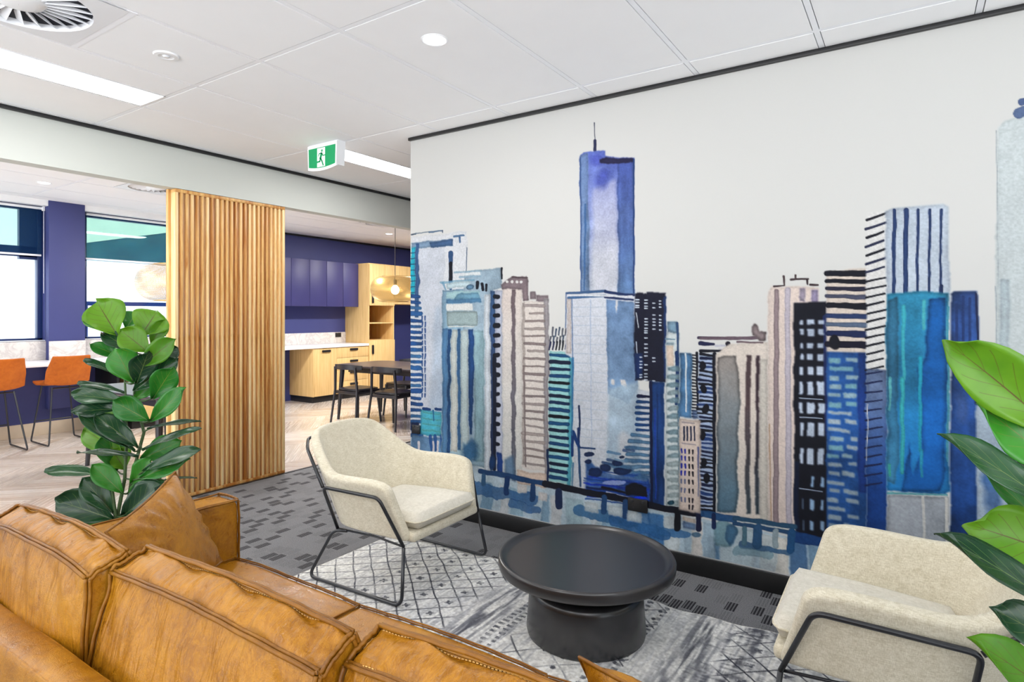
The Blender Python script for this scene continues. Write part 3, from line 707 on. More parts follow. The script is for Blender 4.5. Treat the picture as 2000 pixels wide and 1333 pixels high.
def cushion(name, mapf, dims, parent, mat, seed, cuts=22, bulge=(.015, .03, .03), wr=.006, seams=('top',), round_=.02, stitch=True, flange=.007):
    """mapf maps the unit cube [-1,1]^3 to space; dims = (w,d,h) real sizes"""
    bm = bmesh.new(); bmesh.ops.create_cube(bm, size=2); bmesh.ops.subdivide_edges(bm, edges=bm.edges[:], cuts=cuts, use_grid_fill=True)
    nf = vnoise(seed); rs = random.Random(seed); W, D_, H_ = dims
    ph = rs.random() * 9
    def disp(u, v, w_):
        p = Vector((u, v, w_)); q = Vector(mapf(u, v, w_)); o = Vector((0, 0, 0))
        def puff(a, b): return max(0, (1 - a * a)) ** .6 * max(0, (1 - b * b)) ** .6
        ax = [abs(u), abs(v), abs(w_)]
        m_ = max(ax)
        if abs(u) > .999: o.x += math.copysign(bulge[0] * puff(v, w_), u)
        if abs(v) > .999: o.y += math.copysign(bulge[1] * puff(u, w_), v)
        if abs(w_) > .999: o.z += math.copysign(bulge[2] * puff(u, v), w_)
        # wrinkles gathered at the seams, running away from them
        def wrk(along, dist_): return wr * (math.sin(along * 34 + 5 * nf((along, 0, ph), 3) + ph) * .6 + math.sin(along * 61 + ph * 2) * .3) * math.exp(-((dist_ - .25) / .3) ** 2) * min(1, dist_ / .14)
        if abs(w_) > .999: o.z += wrk(q.x + .4 * v * .2, 1 - abs(v)) + .007 * nf((q.x, q.y, ph), 9)
        if abs(v) > .999: o.y += math.copysign(1, v) * (wrk(q.x + .25 * w_ * .3, 1 - abs(w_)) + .006 * nf((q.x, q.z, ph), 7))
        if abs(u) > .999: o.x += math.copysign(1, u) * (.4 * wrk(q.y, 1 - abs(w_)))
        # edges sag or lift a little
        o.z += .008 * nf((q.x, 3.1, ph), 5) * (1 if w_ > .5 else 0)
        if w_ > .99 and abs(abs(v) - 1) < .001: o.z += bulge[2] * .55 * (1 - u * u)
        return q + o
    for vv in bm.verts: vv.co = disp(*vv.co)
    me = bpy.data.meshes.new(name); bm.to_mesh(me); bm.free(); me.materials.append(mat); me.polygons.foreach_set('use_smooth', [True] * len(me.polygons))
    o = bpy.data.objects.new(name, me); C.objects.link(o); o.parent = parent
    md = o.modifiers.new('sub', 'SUBSURF'); md.levels = 1; md.render_levels = 1
    wl = MB(); N = 44
    def edge(fix, n=N): return [disp(*fix(-1 + 2 * k / n)) for k in range(n + 1)]
    E_ = []
    if 'top' in seams: E_ += [lambda t, s_=s_: (t, s_, 1) for s_ in (-1, 1)] + [lambda t, s_=s_: (s_, t, 1) for s_ in (-1, 1)]
    if 'bottom' in seams: E_ += [lambda t, s_=s_: (t, s_, -1) for s_ in (-1, 1)]
    if 'vert' in seams: E_ += [lambda t, a=a, b=b: (a, b, t) for a in (-1, 1) for b in (-1, 1)]
    cen = Vector(mapf(0, 0, 0))
    for e_ in E_:
        pts = edge(e_); mid = pts[N // 2]; out = (mid - cen); tdir = (pts[-1] - pts[0]).normalized(); out = (out - tdir * out.dot(tdir)).normalized()
        path = [p + out * (flange * .6 + .0008 * math.sin(k * .9 + ph)) for k, p in enumerate(pts)]
        side = tdir.cross(out)
        wl.tube([p + side * .0042 for p in path], flange * .62, 6); wl.tube([p - side * .0042 for p in path], flange * .55, 6)
    wl.build('seam_welt', M['tan2'], o, 180)
    if stitch and 'top' in seams:
        for s_ in (-1, 1):
            st = MB()
            n_ = 90
            for k in range(n_):
                t0 = -0.97 + 1.94 * k / n_; t1 = t0 + 1.94 / n_ * .6
                a = disp(t0, s_ * .9, 1.0) + Vector((0, 0, .0015)); b_ = disp(t1, s_ * .9, 1.0) + Vector((0, 0, .0015))
                st.tube([a, b_], .0013, 4)
            st.build('stitching', M['thread'], o, 180)
    return o
SXI0, SXI1 = -2.33, -.095
sofa = empty('sofa', (-1.21, 1.0, 0), label='tan leather three seat sofa seen from behind in the foreground', cat='sofa')
SL = sofa.location
def sof(x, y, z): return (x - SL.x, y - SL.y, z - SL.z)
def boxmap(x0, x1, y0, y1, z0, z1):
    return lambda u, v, w_: sof(x0 + (u + 1) / 2 * (x1 - x0), y0 + (v + 1) / 2 * (y1 - y0), z0 + (w_ + 1) / 2 * (z1 - z0))
# base and frame
o = MB().box(*[c for a, b_ in (((SXI0 - .13) - SL.x, (SXI1 + .13) - SL.x), (.49 - SL.y, 1.435 - SL.y), (.09, .25)) for c in (a, b_)], .012).build('base', M['tan'], sofa)
for i in range(3):
    x0 = SXI0 + i * (SXI1 - SXI0) / 3; x1 = x0 + (SXI1 - SXI0) / 3
    q = cushion('seat_cushion', boxmap(x0 + .003, x1 - .003, .62, 1.445, .25, .40), (.74, .82, .15), sofa, M['tan'], 10 + i, cuts=18, bulge=(.0, .012, .018), wr=.002, flange=.005, stitch=False)
# arms with upright piped edges
for sgn, x0, x1 in ((-1, SXI0 - .142, SXI0), (1, SXI1, SXI1 + .142)):
    cushion('arm', boxmap(x0, x1, .49, 1.46 if sgn < 0 else 1.44, .10, .635 if sgn < 0 else .615), (.14, .97, .54), sofa, M['tan'], 30 + sgn, cuts=16, bulge=(.006, .006, .008), wr=.0012, seams=('top', 'vert'), flange=.006, stitch=False)
# low back frame
def backmap(u, v, w_):
    x = SXI0 - .0 + (u + 1) / 2 * (SXI1 - SXI0); t = (w_ + 1) / 2
    return sof(x, (.49 + .03 * t if v < 0 else .60) if abs(v) > .99 else .49 + .03 * t + (v + 1) / 2 * (.11 - .03 * t), .10 + .525 * t)
cushion('back_frame', backmap, (2.2, .11, .54), sofa, M['tan'], 44, cuts=26, bulge=(0, .012, .012), wr=.0015, seams=('vert',), flange=.003, stitch=False)
# loose back cushions, three abreast
BX = [(-2.27, -1.607), (-1.590, -.850), (-.835, -.115)]
for i, (x0, x1) in enumerate(BX):
    zt = (.785, .785, .78)[i]; oy = (-.045, .0, .055)[i]
    def bmap(u, v, w_, x0=x0, x1=x1, zt=zt, i=i):
        t = (w_ + 1) / 2; yb = .615 + (.062 + oy) * t ** 1.6; yf = .865 - (.108 - oy) * t ** 1.3
        zt = zt + .035 * (v + 1) / 2; lean = 0
        return sof(x0 + (u + 1) / 2 * (x1 - x0), yb + (v + 1) / 2 * (yf - yb) + lean * t, .415 + (zt - .415) * t)
    cushion('back_cushion', bmap, (x1 - x0, .2, .4), sofa, M['tanw'], 50 + i, cuts=34, bulge=(.006, .024, .026), wr=.010, seams=('top', 'vert'), flange=.0075)
for x in (SXI0 - .05, SXI1 + .05):
    for y in (.56, 1.38): MB().box(x - .03 - SL.x, x + .03 - SL.x, y - .03 - SL.y, y + .03 - SL.y, 0.008, .095, .004).build('foot', M['dblack'], sofa)
# throw pillows
def pillow(label, A, B, C_, D_, th, seed, loc):
    """four corners A top left, B top right, C bottom right, D bottom left"""
    A, B, C_, D_ = map(Vector, (A, B, C_, D_)); nrm = ((B - A).cross(D_ - A)).normalized(); L = Vector(loc); N = 26; v = []; f = []; nf = vnoise(seed)
    for s_ in (1, -1):
        for j in range(N + 1):
            for i in range(N + 1):
                u, w_ = i / N, j / N; p = A * (1 - u) * (1 - w_) + B * u * (1 - w_) + C_ * u * w_ + D_ * (1 - u) * w_
                e = (4 * u * (1 - u)) ** .5 * (4 * w_ * (1 - w_)) ** .5
                cen = (A + B + C_ + D_) / 4; pin = .07 * ((1 - (2 * u - 1) ** 2) * (abs(2 * w_ - 1) ** 3) + (1 - (2 * w_ - 1) ** 2) * (abs(2 * u - 1) ** 3))
                p = p + (cen - p) * pin
                wrk = .006 * math.sin(math.atan2(w_ - .5, u - .5) * 17 + seed) * e * (1 - e) * 3 + .006 * nf((u * 2, w_ * 2, seed), 3) * e
                v.append(p + nrm * s_ * (th / 2 * e + wrk) - L)
    K = (N + 1) ** 2
    for s_ in range(2):
        for j in range(N):
            for i in range(N):
                a = s_ * K + j * (N + 1) + i; q = (a, a + 1, a + N + 2, a + N + 1); f.append(q if s_ else tuple(reversed(q)))
    o = empty('throw_pillow', loc, label=label, cat='pillow', group=None)
    b_ = link_mesh('pillow_cover', v, f, M['tan'], o, 180)
    w = MB(); loop = [v[i] for i in range(N + 1)] + [v[(j) * (N + 1) + N] for j in range(1, N + 1)] + [v[N * (N + 1) + i] for i in range(N - 1, -1, -1)] + [v[j * (N + 1)] for j in range(N - 1, 0, -1)]
    w.tube(loop, .0045, 6, closed=True).build('piping', M['tan2'], o, 180)
pillow('tan leather throw pillow leaning on the left sofa arm', (-2.03, .845, .745), (-2.30, 1.19, .815), (-2.235, 1.335, .445), (-1.965, .99, .425), .13, 3, (-2.1, 1.1, .42))
pillow('tan leather throw pillow at the right end of the sofa, only its corner showing', (-.565, 1.10, .705), (-.15, 1.0, .72), (-.13, 1.09, .43), (-.53, 1.21, .43), .12, 7, (-.35, 1.0, .42))

# ------------------------------------------------------------------ armchairs
def linen(name, c0, c1, sc_=1.0):
    m = NT(name); tc = m.n('ShaderNodeTexCoord').outputs['Object']
    a = m.noise(m.coord(scale=(420, 420, 60)), 1, 2, .6).outputs[0]; b = m.noise(m.coord(scale=(60, 60, 420)), 1, 2, .6).outputs[0]; g = m.noise(tc, 30, 4, .7).outputs[0]
    k = m.math('ADD', m.math('MULTIPLY', m.math('ADD', a, b), .38), m.math('MULTIPLY', g, .24))
    m.set(m.ramp(k, [(.38, c0), (.62, c1)]), .9, 0, .15); m.b.inputs['Sheen Weight'].default_value = .25
    m.bump(k, .35, .003); return m.m
M['linen'] = linen('oatmeal_linen', srgb(196, 186, 160), srgb(232, 225, 206))
M['linen2'] = linen('pale_linen_cushion', srgb(202, 196, 180), srgb(226, 221, 208))
def make_armchair(label, loc, rz):
    r_ = empty('armchair', loc, rz, label=label, cat='armchair')
    # columns from front arm (one side) round the back to the other side: (bottom xyz, top xyz)
    half = [((.315, .285, .285), (.235, .345, .535)), ((.24, .288, .285), (.19, .348, .566)), ((.10, .29, .283), (.04, .348, .565)), ((-.02, .292, .283), (-.10, .346, .556)),
            ((-.12, .285, .283), (-.205, .34, .558)), ((-.17, .262, .283), (-.30, .31, .618)), ((-.205, .232, .283), (-.40, .272, .685)), ((-.225, .19, .283), (-.475, .222, .735)), ((-.235, .10, .283), (-.50, .11, .748)), ((-.24, 0, .283), (-.505, 0, .750))]
    cols = half + [((b_[0], -b_[1], b_[2]), (t[0], -t[1], t[2])) for b_, t in reversed(half[:-1])]
    NZ = 9; v = []; f = []; nc = len(cols)
    for (b_, t) in cols:
        b_, t = Vector((b_[0], b_[1] * 1.05, b_[2])), Vector((t[0], t[1] * 1.05, t[2]))
        for k in range(NZ):
            q = k / (NZ - 1); p = b_.lerp(t, q)
            v.append(p)
    for i in range(nc - 1):
        for k in range(NZ - 1): a = i * NZ + k; f.append((a, a + 1, a + NZ + 1, a + NZ))
    s = link_mesh('shell', v, f, M['linen'], r_, 180)
    md = s.modifiers.new('th', 'SOLIDIFY'); md.thickness = .055; md.offset = 1 if True else -1; md.use_even_offset = False
    md = s.modifiers.new('bv', 'BEVEL'); md.width = .019; md.segments = 3; md.limit_method = 'ANGLE'; md.angle_limit = R(50)
    md = s.modifiers.new('ss', 'SUBSURF'); md.levels = 1; md.render_levels = 2
    # seat pan closing the bottom, with the apron under the cushion
    P = [(.335, .27), (.335, -.27), (-.02, -.275), (-.16, -.24), (-.23, -.17), (-.23, .17), (-.16, .24), (-.02, .275)]
    n = len(P); v = [(x, y, .279) for x, y in P] + [(x, y, .325) for x, y in P]
    f = [tuple(range(n)), tuple(reversed(range(n, 2 * n)))] + [(i + n, (i + 1) % n + n, (i + 1) % n, i) for i in range(n)]
    p = link_mesh('seat_pan', v, f, M['linen'], r_, 30); md = p.modifiers.new('bv', 'BEVEL'); md.width = .016; md.segments = 3; md.limit_method = 'ANGLE'
    # cushion
    cv = []; cf = []; N = 20
    def outline(u, w_):
        x = .345 - (w_) * .53; hw = .245 - .05 * max(0, w_ - .45) ; return x, u * hw
    for s_ in (1, -1):
        for j in range(N + 1):
            for i in range(N + 1):
                u = -1 + 2 * i / N; w_ = j / N; x, y = outline(u, w_)
                rc = .06; ex = max(0, abs(u) - .86) / .14; ez = max(0, abs(2 * w_ - 1) - .9) / .1
                k = max(ex, ez); prof = (1 - min(1, k) ** 2.2) ** .5 if k > 0 else 1
                if ex > 0 and ez > 0: x -= math.copysign(.012 * ex * ez, .5 - w_); y -= math.copysign(.012 * ex * ez, u)
                dome = .014 * (1 - u * u) * (1 - (2 * w_ - 1) ** 2)
                slope = -.022 * w_
                cv.append((x, y, .371 + slope + s_ * (.036 * prof + dome) ))
    K = (N + 1) ** 2
    for s_ in range(2):
        for j in range(N):
            for i in range(N):
                a = s_ * K + j * (N + 1) + i; q = (a, a + 1, a + N + 2, a + N + 1); cf.append(q if not s_ else tuple(reversed(q)))
    cu = link_mesh('seat_cushion', cv, cf, M['linen2'], r_, 180)
    lp = [cv[i] for i in range(N + 1)] + [cv[j * (N + 1) + N] for j in range(1, N + 1)] + [cv[N * (N + 1) + i] for i in range(N - 1, -1, -1)] + [cv[j * (N + 1)] for j in range(N - 1, 0, -1)]
    MB().tube(lp, .004, 6, closed=True).build('piping', M['linen'], cu, 180)
    # tubular steel frame
    for sy in (-1, 1):
        F = lambda x, y, z: (x, sy * y, z)
        MB().tube([F(-.165, .298, .268), F(-.195, .372, .500), F(.205, .378, .508), F(.305, .31, .270)], .0088, 10, .035).tube([F(.305, .31, .272), F(.1, .288, .274), F(-.165, .298, .270)], .0055, 8).build('side_frame', M['blackm'], r_, 180)
        MB().tube([F(-.10, .295, .268), F(-.185, .31, .260), F(-.315, .362, .010), F(.335, .357, .010), F(.305, .31, .268)], .0088, 10, .05).build('leg', M['blackm'], r_, 180)
    MB().tube([(-.195, -.372, .500), (-.435, -.275, .655), (-.53, -.19, .69), (-.53, .19, .69), (-.435, .275, .655), (-.195, .372, .500)], .0088, 10, .04).build('back_frame', M['blackm'], r_, 180)
    # welt along the top edge of the shell
    return r_
make_armchair('oatmeal fabric armchair on black tube frame in front of the mural left half', (-2.365, 2.45, .009), R(1.5))
make_armchair('oatmeal fabric armchair at right partly covered by fig leaves', (-.05, 2.375, .009), math.pi + R(1))

# ------------------------------------------------------------------ coffee table
ct = empty('coffee_table', (-1.209, 2.414, .009), label='round black tray top coffee table on a drum base', cat='coffee table')
M['ctop'] = plain('satin_black_tray', srgb(40, 38, 40), .30, spec=.7, var=.03)
M['cbase'] = plain('satin_black_metal', srgb(34, 34, 37), .27, spec=.8, var=.05)
MB().lathe([(.001, .316), (.338, .316), (.352, .318), (.364, .326), (.370, .333), (.377, .336), (.384, .333), (.388, .325), (.387, .300), (.383, .287), (.372, .281), (.22, .272), (.001, .272)], 96).build('tray_top', M['ctop'], ct, 50)
MB().lathe([(.001, .270), (.15, .270), (.15, .21), (.165, .204), (.215, .205), (.236, .199), (.246, .186), (.250, .17), (.262, .02), (.258, .002), (.24, 0), (.001, 0)], 96).build('drum_base', M['cbase'], ct, 60)
# ------------------------------------------------------------------ raster helpers for the printed mural and the woven rug
class Noise2:
    def __init__(s, seed): s.rs = np.random.RandomState(seed)
    def field(s, h, w, cell, octaves=1, gain=.5, stretch=(1, 1)):
        out = np.zeros((h, w), np.float32); amp = 1.0; tot = 0
        for o in range(octaves):
            cy, cx = max(1.0, cell * stretch[0] / 2 ** o), max(1.0, cell * stretch[1] / 2 ** o)
            gh, gw = int(h / cy) + 3, int(w / cx) + 3; g = s.rs.rand(gh, gw).astype(np.float32) * 2 - 1
            y = np.arange(h) / cy; x = np.arange(w) / cx; yi = y.astype(int); xi = x.astype(int); fy = (y - yi); fx = (x - xi)
            fy = (fy * fy * (3 - 2 * fy))[:, None].astype(np.float32); fx = (fx * fx * (3 - 2 * fx))[None, :].astype(np.float32)
            a = g[yi][:, xi]; b = g[yi][:, xi + 1]; c = g[yi + 1][:, xi]; d = g[yi + 1][:, xi + 1]
            out += amp * ((a * (1 - fx) + b * fx) * (1 - fy) + (c * (1 - fx) + d * fx) * fy); tot += amp; amp *= gain
        return out / tot
def blur(a, r):
    for ax in (0, 1):
        p = [(0, 0), (0, 0)]; p[ax] = (r + 1, r); b = np.cumsum(np.pad(a, p, mode='edge'), axis=ax)
        n = a.shape[ax]; sl0 = [slice(None)] * 2; sl1 = [slice(None)] * 2; sl0[ax] = slice(2 * r + 1, 2 * r + 1 + n); sl1[ax] = slice(0, n)
        a = (b[tuple(sl0)] - b[tuple(sl1)]) / (2 * r + 1)
    return a.astype(np.float32)
def lin(c): c = np.asarray(c, np.float32) / 255; return np.where(c <= .04045, c / 12.92, ((c + .055) / 1.055) ** 2.4).astype(np.float32)

RES = .0033
MX0, MX1, MZ0, MZ1 = -3.06, 1.20, .106, 2.672
W_, H_ = int((MX1 - MX0) / RES) + 1, int((MZ1 - MZ0) / RES) + 1
gx = (MX0 + (MX1 - MX0) * np.arange(W_) / (W_ - 1)).astype(np.float32); gz = (MZ1 - (MZ1 - MZ0) * np.arange(H_) / (H_ - 1)).astype(np.float32)
ca, sa = math.cos(HEAD), math.sin(HEAD)
dep = -gx * sa + YM * ca; PXc = 1000 + F_PX * (gx * ca + YM * sa) / dep          # drawing grid measured off the wall
PX = np.repeat(PXc[None, :], H_, 0).astype(np.float32); PY = (HOR - F_PX * (gz[:, None] - EYE) / dep[None, :]).astype(np.float32)
nz_ = Noise2(5)
WX = nz_.field(H_, W_, 26, 4, .55); WY = nz_.field(H_, W_, 26, 4, .55)
GRAN = nz_.field(H_, W_, 2.2, 2, .6); PIG = nz_.field(H_, W_, 60, 5, .6); STRK = nz_.field(H_, W_, 16, 3, .6, (7, 1)); BLOT = nz_.field(H_, W_, 22, 4, .6)
PAPER = np.array([226, 226, 223], np.float32)
CV = np.repeat(np.repeat(PAPER[None, None, :], H_, 0), W_, 1).astype(np.float32)
def col_at(px): return int(np.clip(np.searchsorted(PXc, px), 0, W_ - 1))
def bbox(x0, x1, y0, y1, pad=14):
    a, b = col_at(x0 - pad), min(W_, col_at(x1 + pad) + 2)
    if b <= a: return None
    top = PY[:, a:b]; m1 = (top.max(1) >= y0 - pad) & (top.min(1) <= y1 + pad); i = np.nonzero(m1)[0]
    if len(i) == 0: return None
    return slice(i[0], i[-1] + 1), slice(a, b)
def comp(sl, mask, c, a=1., grain=.06, edge=.25, wash=.0, c2=None, ramp=None, streak=0., er=5):
    if c2 is not None:
        t = ramp; colr = np.asarray(c, np.float32) * (1 - t[..., None]) + np.asarray(c2, np.float32) * t[..., None]
    else: colr = np.broadcast_to(np.asarray(c, np.float32), mask.shape + (3,)).copy()
    e = 0
    if edge: e = mask * np.clip(1 - blur(mask, er), 0, .6) * 1.7 * edge
    k = 1 + (grain + .02) * GRAN[sl] + wash * (PIG[sl] + .5 * BLOT[sl]) * 2.0 + streak * STRK[sl] * 1.6 - e
    colr = np.clip(colr * k[..., None] + (wash * 40 * PIG[sl] + streak * 30 * STRK[sl])[..., None] * np.array([.8, .6, .3]), 4, 250)
    al = np.clip(mask * a * (1 + .5 * (1 - a) * BLOT[sl] * 1.5), 0, 1)[..., None]
    CV[sl] = CV[sl] * (1 - al) + colr * al
def poly(P, c, a=1., wob=1.6, soft=1, vg=None, c2=None, **k):
    xs = [p[0] for p in P]; ys = [p[1] for p in P]; sl = bbox(min(xs), max(xs), min(ys), max(ys))
    if sl is None: return
    X = PX[sl] + WX[sl] * wob * 2.2; Y = PY[sl] + WY[sl] * wob * 2.2; ins = np.zeros(X.shape, bool); n = len(P)
    for i in range(n):
        (x0, y0), (x1, y1) = P[i], P[(i + 1) % n]
        if y0 == y1: continue
        cond = ((y0 > Y) != (y1 > Y)) & (X < (x1 - x0) * (Y - y0) / (y1 - y0) + x0); ins ^= cond
    m = ins.astype(np.float32); m = blur(m, soft) if soft else m
    r = None
    if c2 is not None:
        y0, y1 = vg or (min(ys), max(ys)); r = np.clip((PY[sl] - y0) / (y1 - y0) + .18 * PIG[sl], 0, 1)
    comp(sl, m, c, a, c2=c2, ramp=r, **k)
VX = 1000 - F_PX * math.cos(HEAD) / math.sin(HEAD)
def ys_at(x, x0, y0): return HOR + (y0 - HOR) * (x - VX) / (x0 - VX)      # a level line of the wall through (x0, y0)
def rect(x0, x1, yt, yb, c, **k):
    poly([(x0, yt), (x1, ys_at(x1, x0, yt)), (x1, ys_at(x1, x0, yb)), (x0, yb)], c, **k)
def stroke(x0, y0, x1, y1, w, c, a=1., wob=.8, taper=.25, soft=1, **k):
    sl = bbox(min(x0, x1) - w, max(x0, x1) + w, min(y0, y1) - w, max(y0, y1) + w, 6)
    if sl is None: return
    X = PX[sl] + WX[sl] * wob * 2; Y = PY[sl] + WY[sl] * wob * 2; dx, dy = x1 - x0, y1 - y0; L2 = dx * dx + dy * dy + 1e-6
    t = np.clip(((X - x0) * dx + (Y - y0) * dy) / L2, 0, 1); d = np.hypot(X - x0 - t * dx, Y - y0 - t * dy)
    ww = w / 2 * (1 - taper * t + .22 * BLOT[sl]); m = np.clip((ww - d) / 1.2 + .5, 0, 1).astype(np.float32)
    k.setdefault('edge', .12); k.setdefault('er', 2)
    comp(sl, m, c, a, **k)
def hs(x0, x1, y, w, c, **k): stroke(x0, y, x1, ys_at(x1, x0, y), w, c, **k)
def blob(x, y, rx, ry, c, a=1., soft=4, **k):
    sl = bbox(x - rx, x + rx, y - ry, y + ry, 30)
    if sl is None: return
    d = np.hypot((PX[sl] - x + WX[sl] * rx * .5) / rx, (PY[sl] - y + WY[sl] * ry * .5) / ry); m = np.clip((1 - d) * soft, 0, 1).astype(np.float32)
    comp(sl, m, c, a, **k)
rnd = random.Random(11)
J = lambda v: rnd.uniform(-v, v)
NAVY, INK, BLUE, MAUVE, BEIGE, GREYB, PALE = (38, 66, 118), (22, 24, 36), (62, 108, 158), (132, 112, 116), (226, 211, 199), (140, 166, 186), (212, 217, 226)

# faint tall building at the right edge and beyond
poly([(1948, 250), (1962, 236), (2070, 206), (2360, 130), (2400, 900), (1948, 850), (1944, 560)], (207, 217, 219), a=.9, wash=.03, edge=.08)
stroke(1946, 255, 1950, 560, 2, (190, 200, 204)); stroke(1944, 560, 1952, 860, 2.5, (190, 202, 206))
rect(1952, 1972, 545, 760, (190, 208, 216), a=.7, wash=.05); rect(2010, 2040, 500, 800, (186, 204, 214), a=.7, wash=.05); rect(2120, 2150, 420, 800, (186, 204, 214), a=.7)
stroke(1990, 222, 2030, 205, 22, (96, 116, 156)); stroke(1996, 200, 2030, 190, 16, (84, 104, 148))
# water
poly([(795, 850), (937, 915), (1300, 1000), (1500, 1040), (2400, 1240), (2400, 1500), (1250, 1180), (795, 1040)], (196, 214, 226), c2=(168, 196, 216), wash=.10, edge=.05, streak=.05)
for (x, w, c, a) in [(952, 22, (120, 160, 190), .8), (985, 16, (226, 226, 226), .7), (1010, 26, (150, 185, 205), .8), (1064, 14, (130, 168, 196), .8), (1085, 20, (222, 222, 222), .8), (1120, 34, (176, 206, 216), .8), (1160, 12, (214, 224, 230), .9),
                     (1205, 60, (120, 160, 190), .6), (1258, 26, (60, 112, 170), .8), (1282, 30, (52, 110, 172), .85), (1312, 30, (206, 216, 220), .9), (1345, 20, (176, 200, 216), .9), (1360, 22, (224, 220, 214), .95), (1385, 26, (170, 196, 214), .9), (1402, 10, (90, 134, 174), .8),
                     (1440, 70, (190, 206, 212), .6), (1500, 30, (206, 214, 214), .7), (1528, 24, (226, 222, 212), .9), (1560, 34, (70, 112, 160), .85), (1610, 60, (110, 150, 184), .7), (1700, 60, (60, 110, 160), .7), (1790, 70, (176, 190, 200), .7), (1880, 60, (60, 100, 160), .7)]:
    yb = ys_at(x, 1297, 1090); poly([(x - w / 2, ys_at(x, 1297, 1005)), (x + w / 2, ys_at(x, 1297, 1005) + 4), (x + w / 2, yb + 40), (x - w / 2, yb + 40)], c, a=a, wob=2.6, wash=.08, edge=.1, streak=.08)
for (x0, y0, x1, y1, w, c, a) in [(930, 955, 1040, 975, 26, (44, 92, 150), .75), (1000, 985, 1050, 995, 18, (40, 86, 144), .7), (1130, 996, 1240, 1024, 26, (58, 108, 156), .85), (1200, 1018, 1300, 1046, 26, (46, 100, 160), .85), (1250, 1030, 1340, 1046, 18, (52, 108, 166), .8),
                                (1450, 1064, 1540, 1082, 12, (60, 100, 140), .85), (1440, 1074, 1500, 1086, 16, (120, 160, 176), .6)]:
    stroke(x0, y0, x1, y1, w, c, a=a, wob=3.5, wash=.12, edge=.1, soft=3)
blob(1415, 1035, 26, 32, (120, 158, 172), .9, wash=.1, edge=.25, soft=7); blob(1428, 1040, 13, 24, (60, 106, 146), .8)
blob(1358, 1046, 12, 6, (74, 120, 158), .8)

# --- building 1, far left
rect(803, 912, 462, 862, (221, 224, 229), wash=.02, edge=.04)
rect(818, 868, 487, 860, (206, 212, 224), a=.8, wash=.05, edge=.05)
poly([(850, 600), (915, 575), (915, 870), (836, 860)], (170, 190, 212), a=.55, wash=.1, soft=6, edge=.05)
rect(802, 884, 474, 487, (116, 146, 176), a=.9, wash=.08); poly([(838, 474), (884, 466), (884, 480), (842, 484)], (66, 98, 140), wash=.1)
hs(804, 812, 458, 3, (70, 90, 110)); stroke(812, 456, 864, 450, 2, (120, 140, 158)); stroke(838, 454, 864, 450, 3, (92, 120, 150)); stroke(864, 450, 864, 454, 2, (60, 80, 110))
hs(887, 906, 462, 4.5, (88, 122, 160)); stroke(898, 464, 898, 473, 4, (70, 104, 146)); stroke(911, 484, 911, 532, 1.6, (70, 92, 120))
rect(802, 811, 484, 575, (40, 186, 212), wash=.08); 
for k in range(8): stroke(802, 495 + 11 * k, 813, 494 + 11 * k, 1.7, (20, 60, 96))
rect(811, 818.5, 475, 620, (62, 100, 150), wash=.1)
stroke(880, 494, 880, 548, 9, (52, 84, 128), c2=None); stroke(880, 515, 880, 546, 8, INK); stroke(880, 551, 880, 564, 6.5, (36, 70, 120))
y = 578
while y < 858:
    w = 8 + J(1.5); c = rnd.choice([(42, 92, 150), (34, 78, 138), (60, 110, 160), (38, 84, 146)]); x1 = 819 + (y > 595) * 3 + J(2)
    stroke(801, y, x1, y + 1 + J(1), w, c, wash=.12, edge=.3, taper=.1); y += w + 4.2
y = 618
while y < 780:
    hh = rnd.uniform(6, 11)
    for x in (825, 830.5): stroke(x, y, x + J(.6), y + hh, 3, (44, 80, 140))
    y += hh + 4
rect(821, 863, 800, 848, (64, 172, 198), a=.9, wash=.15); 
for yy in (803, 815, 827, 838): rect(824, 862, yy, yy + 4, (110, 214, 216), a=.9); 
for x0, x1 in ((827, 840), (851, 863)): hs(x0, x1, 799, 6, (26, 62, 120))
rect(802, 818, 826, 846, (24, 40, 80)); stroke(846, 802, 847, 822, 3, (40, 110, 160))
rect(803, 868, 848, 900, (110, 150, 190), wash=.15, streak=.1); 
for x in (818, 847, 855): stroke(x, 864, x, 895, 5, (226, 222, 226), edge=0)
for x in (841, 850, 862): stroke(x, 852, x + 2, 880, 6, (34, 80, 150), a=.8)
# --- building 2
rect(863, 948, 566, 900, (128, 162, 186), c2=(160, 188, 202), wash=.12, edge=.2, streak=.08)
poly([(906, 532), (975, 522), (979, 524), (980, 562), (964, 566), (946, 900), (906, 900)], (150, 172, 188), wash=.10, edge=.15)
stroke(980, 524, 980, 545, 4, INK)
stroke(888, 532, 940, 530, 4, (150, 184, 204), a=.9); stroke(898, 542, 938, 540, 5, (150, 182, 202), a=.9); rect(903, 938, 534, 540, (226, 232, 234), edge=0)
stroke(862, 552, 925, 548, 5, (120, 170, 196), a=.8); stroke(866, 553, 870, 565, 5, (110, 160, 190), a=.8); rect(873, 918, 552, 563, (200, 222, 230)); blob(918, 561, 8, 5, (110, 154, 190), edge=.4, soft=6)
stroke(932, 553, 932, 563, 7, INK, wob=1.2); stroke(941, 555, 944, 566, 5.5, INK, wob=1.2); stroke(950, 556, 950, 568, 5, INK, wob=1.2)
rect(871, 938, 569, 582, (172, 208, 214), edge=.1); poly([(893, 573), (935, 570), (940, 585), (885, 585)], (112, 160, 186), wash=.1)
rect(873, 940, 584, 592, (86, 136, 176), wash=.1); rect(873, 924, 593, 607, (228, 230, 228), edge=0); rect(873, 932, 608, 636, (158, 178, 180), wash=.06, edge=.3)
stroke(876, 638, 926, 638, 2, (228, 228, 222), edge=0)
rect(864, 874, 640, 886, (70, 118, 164), a=.85, streak=.15); rect(874, 880, 642, 884, (40, 82, 134), wash=.1)
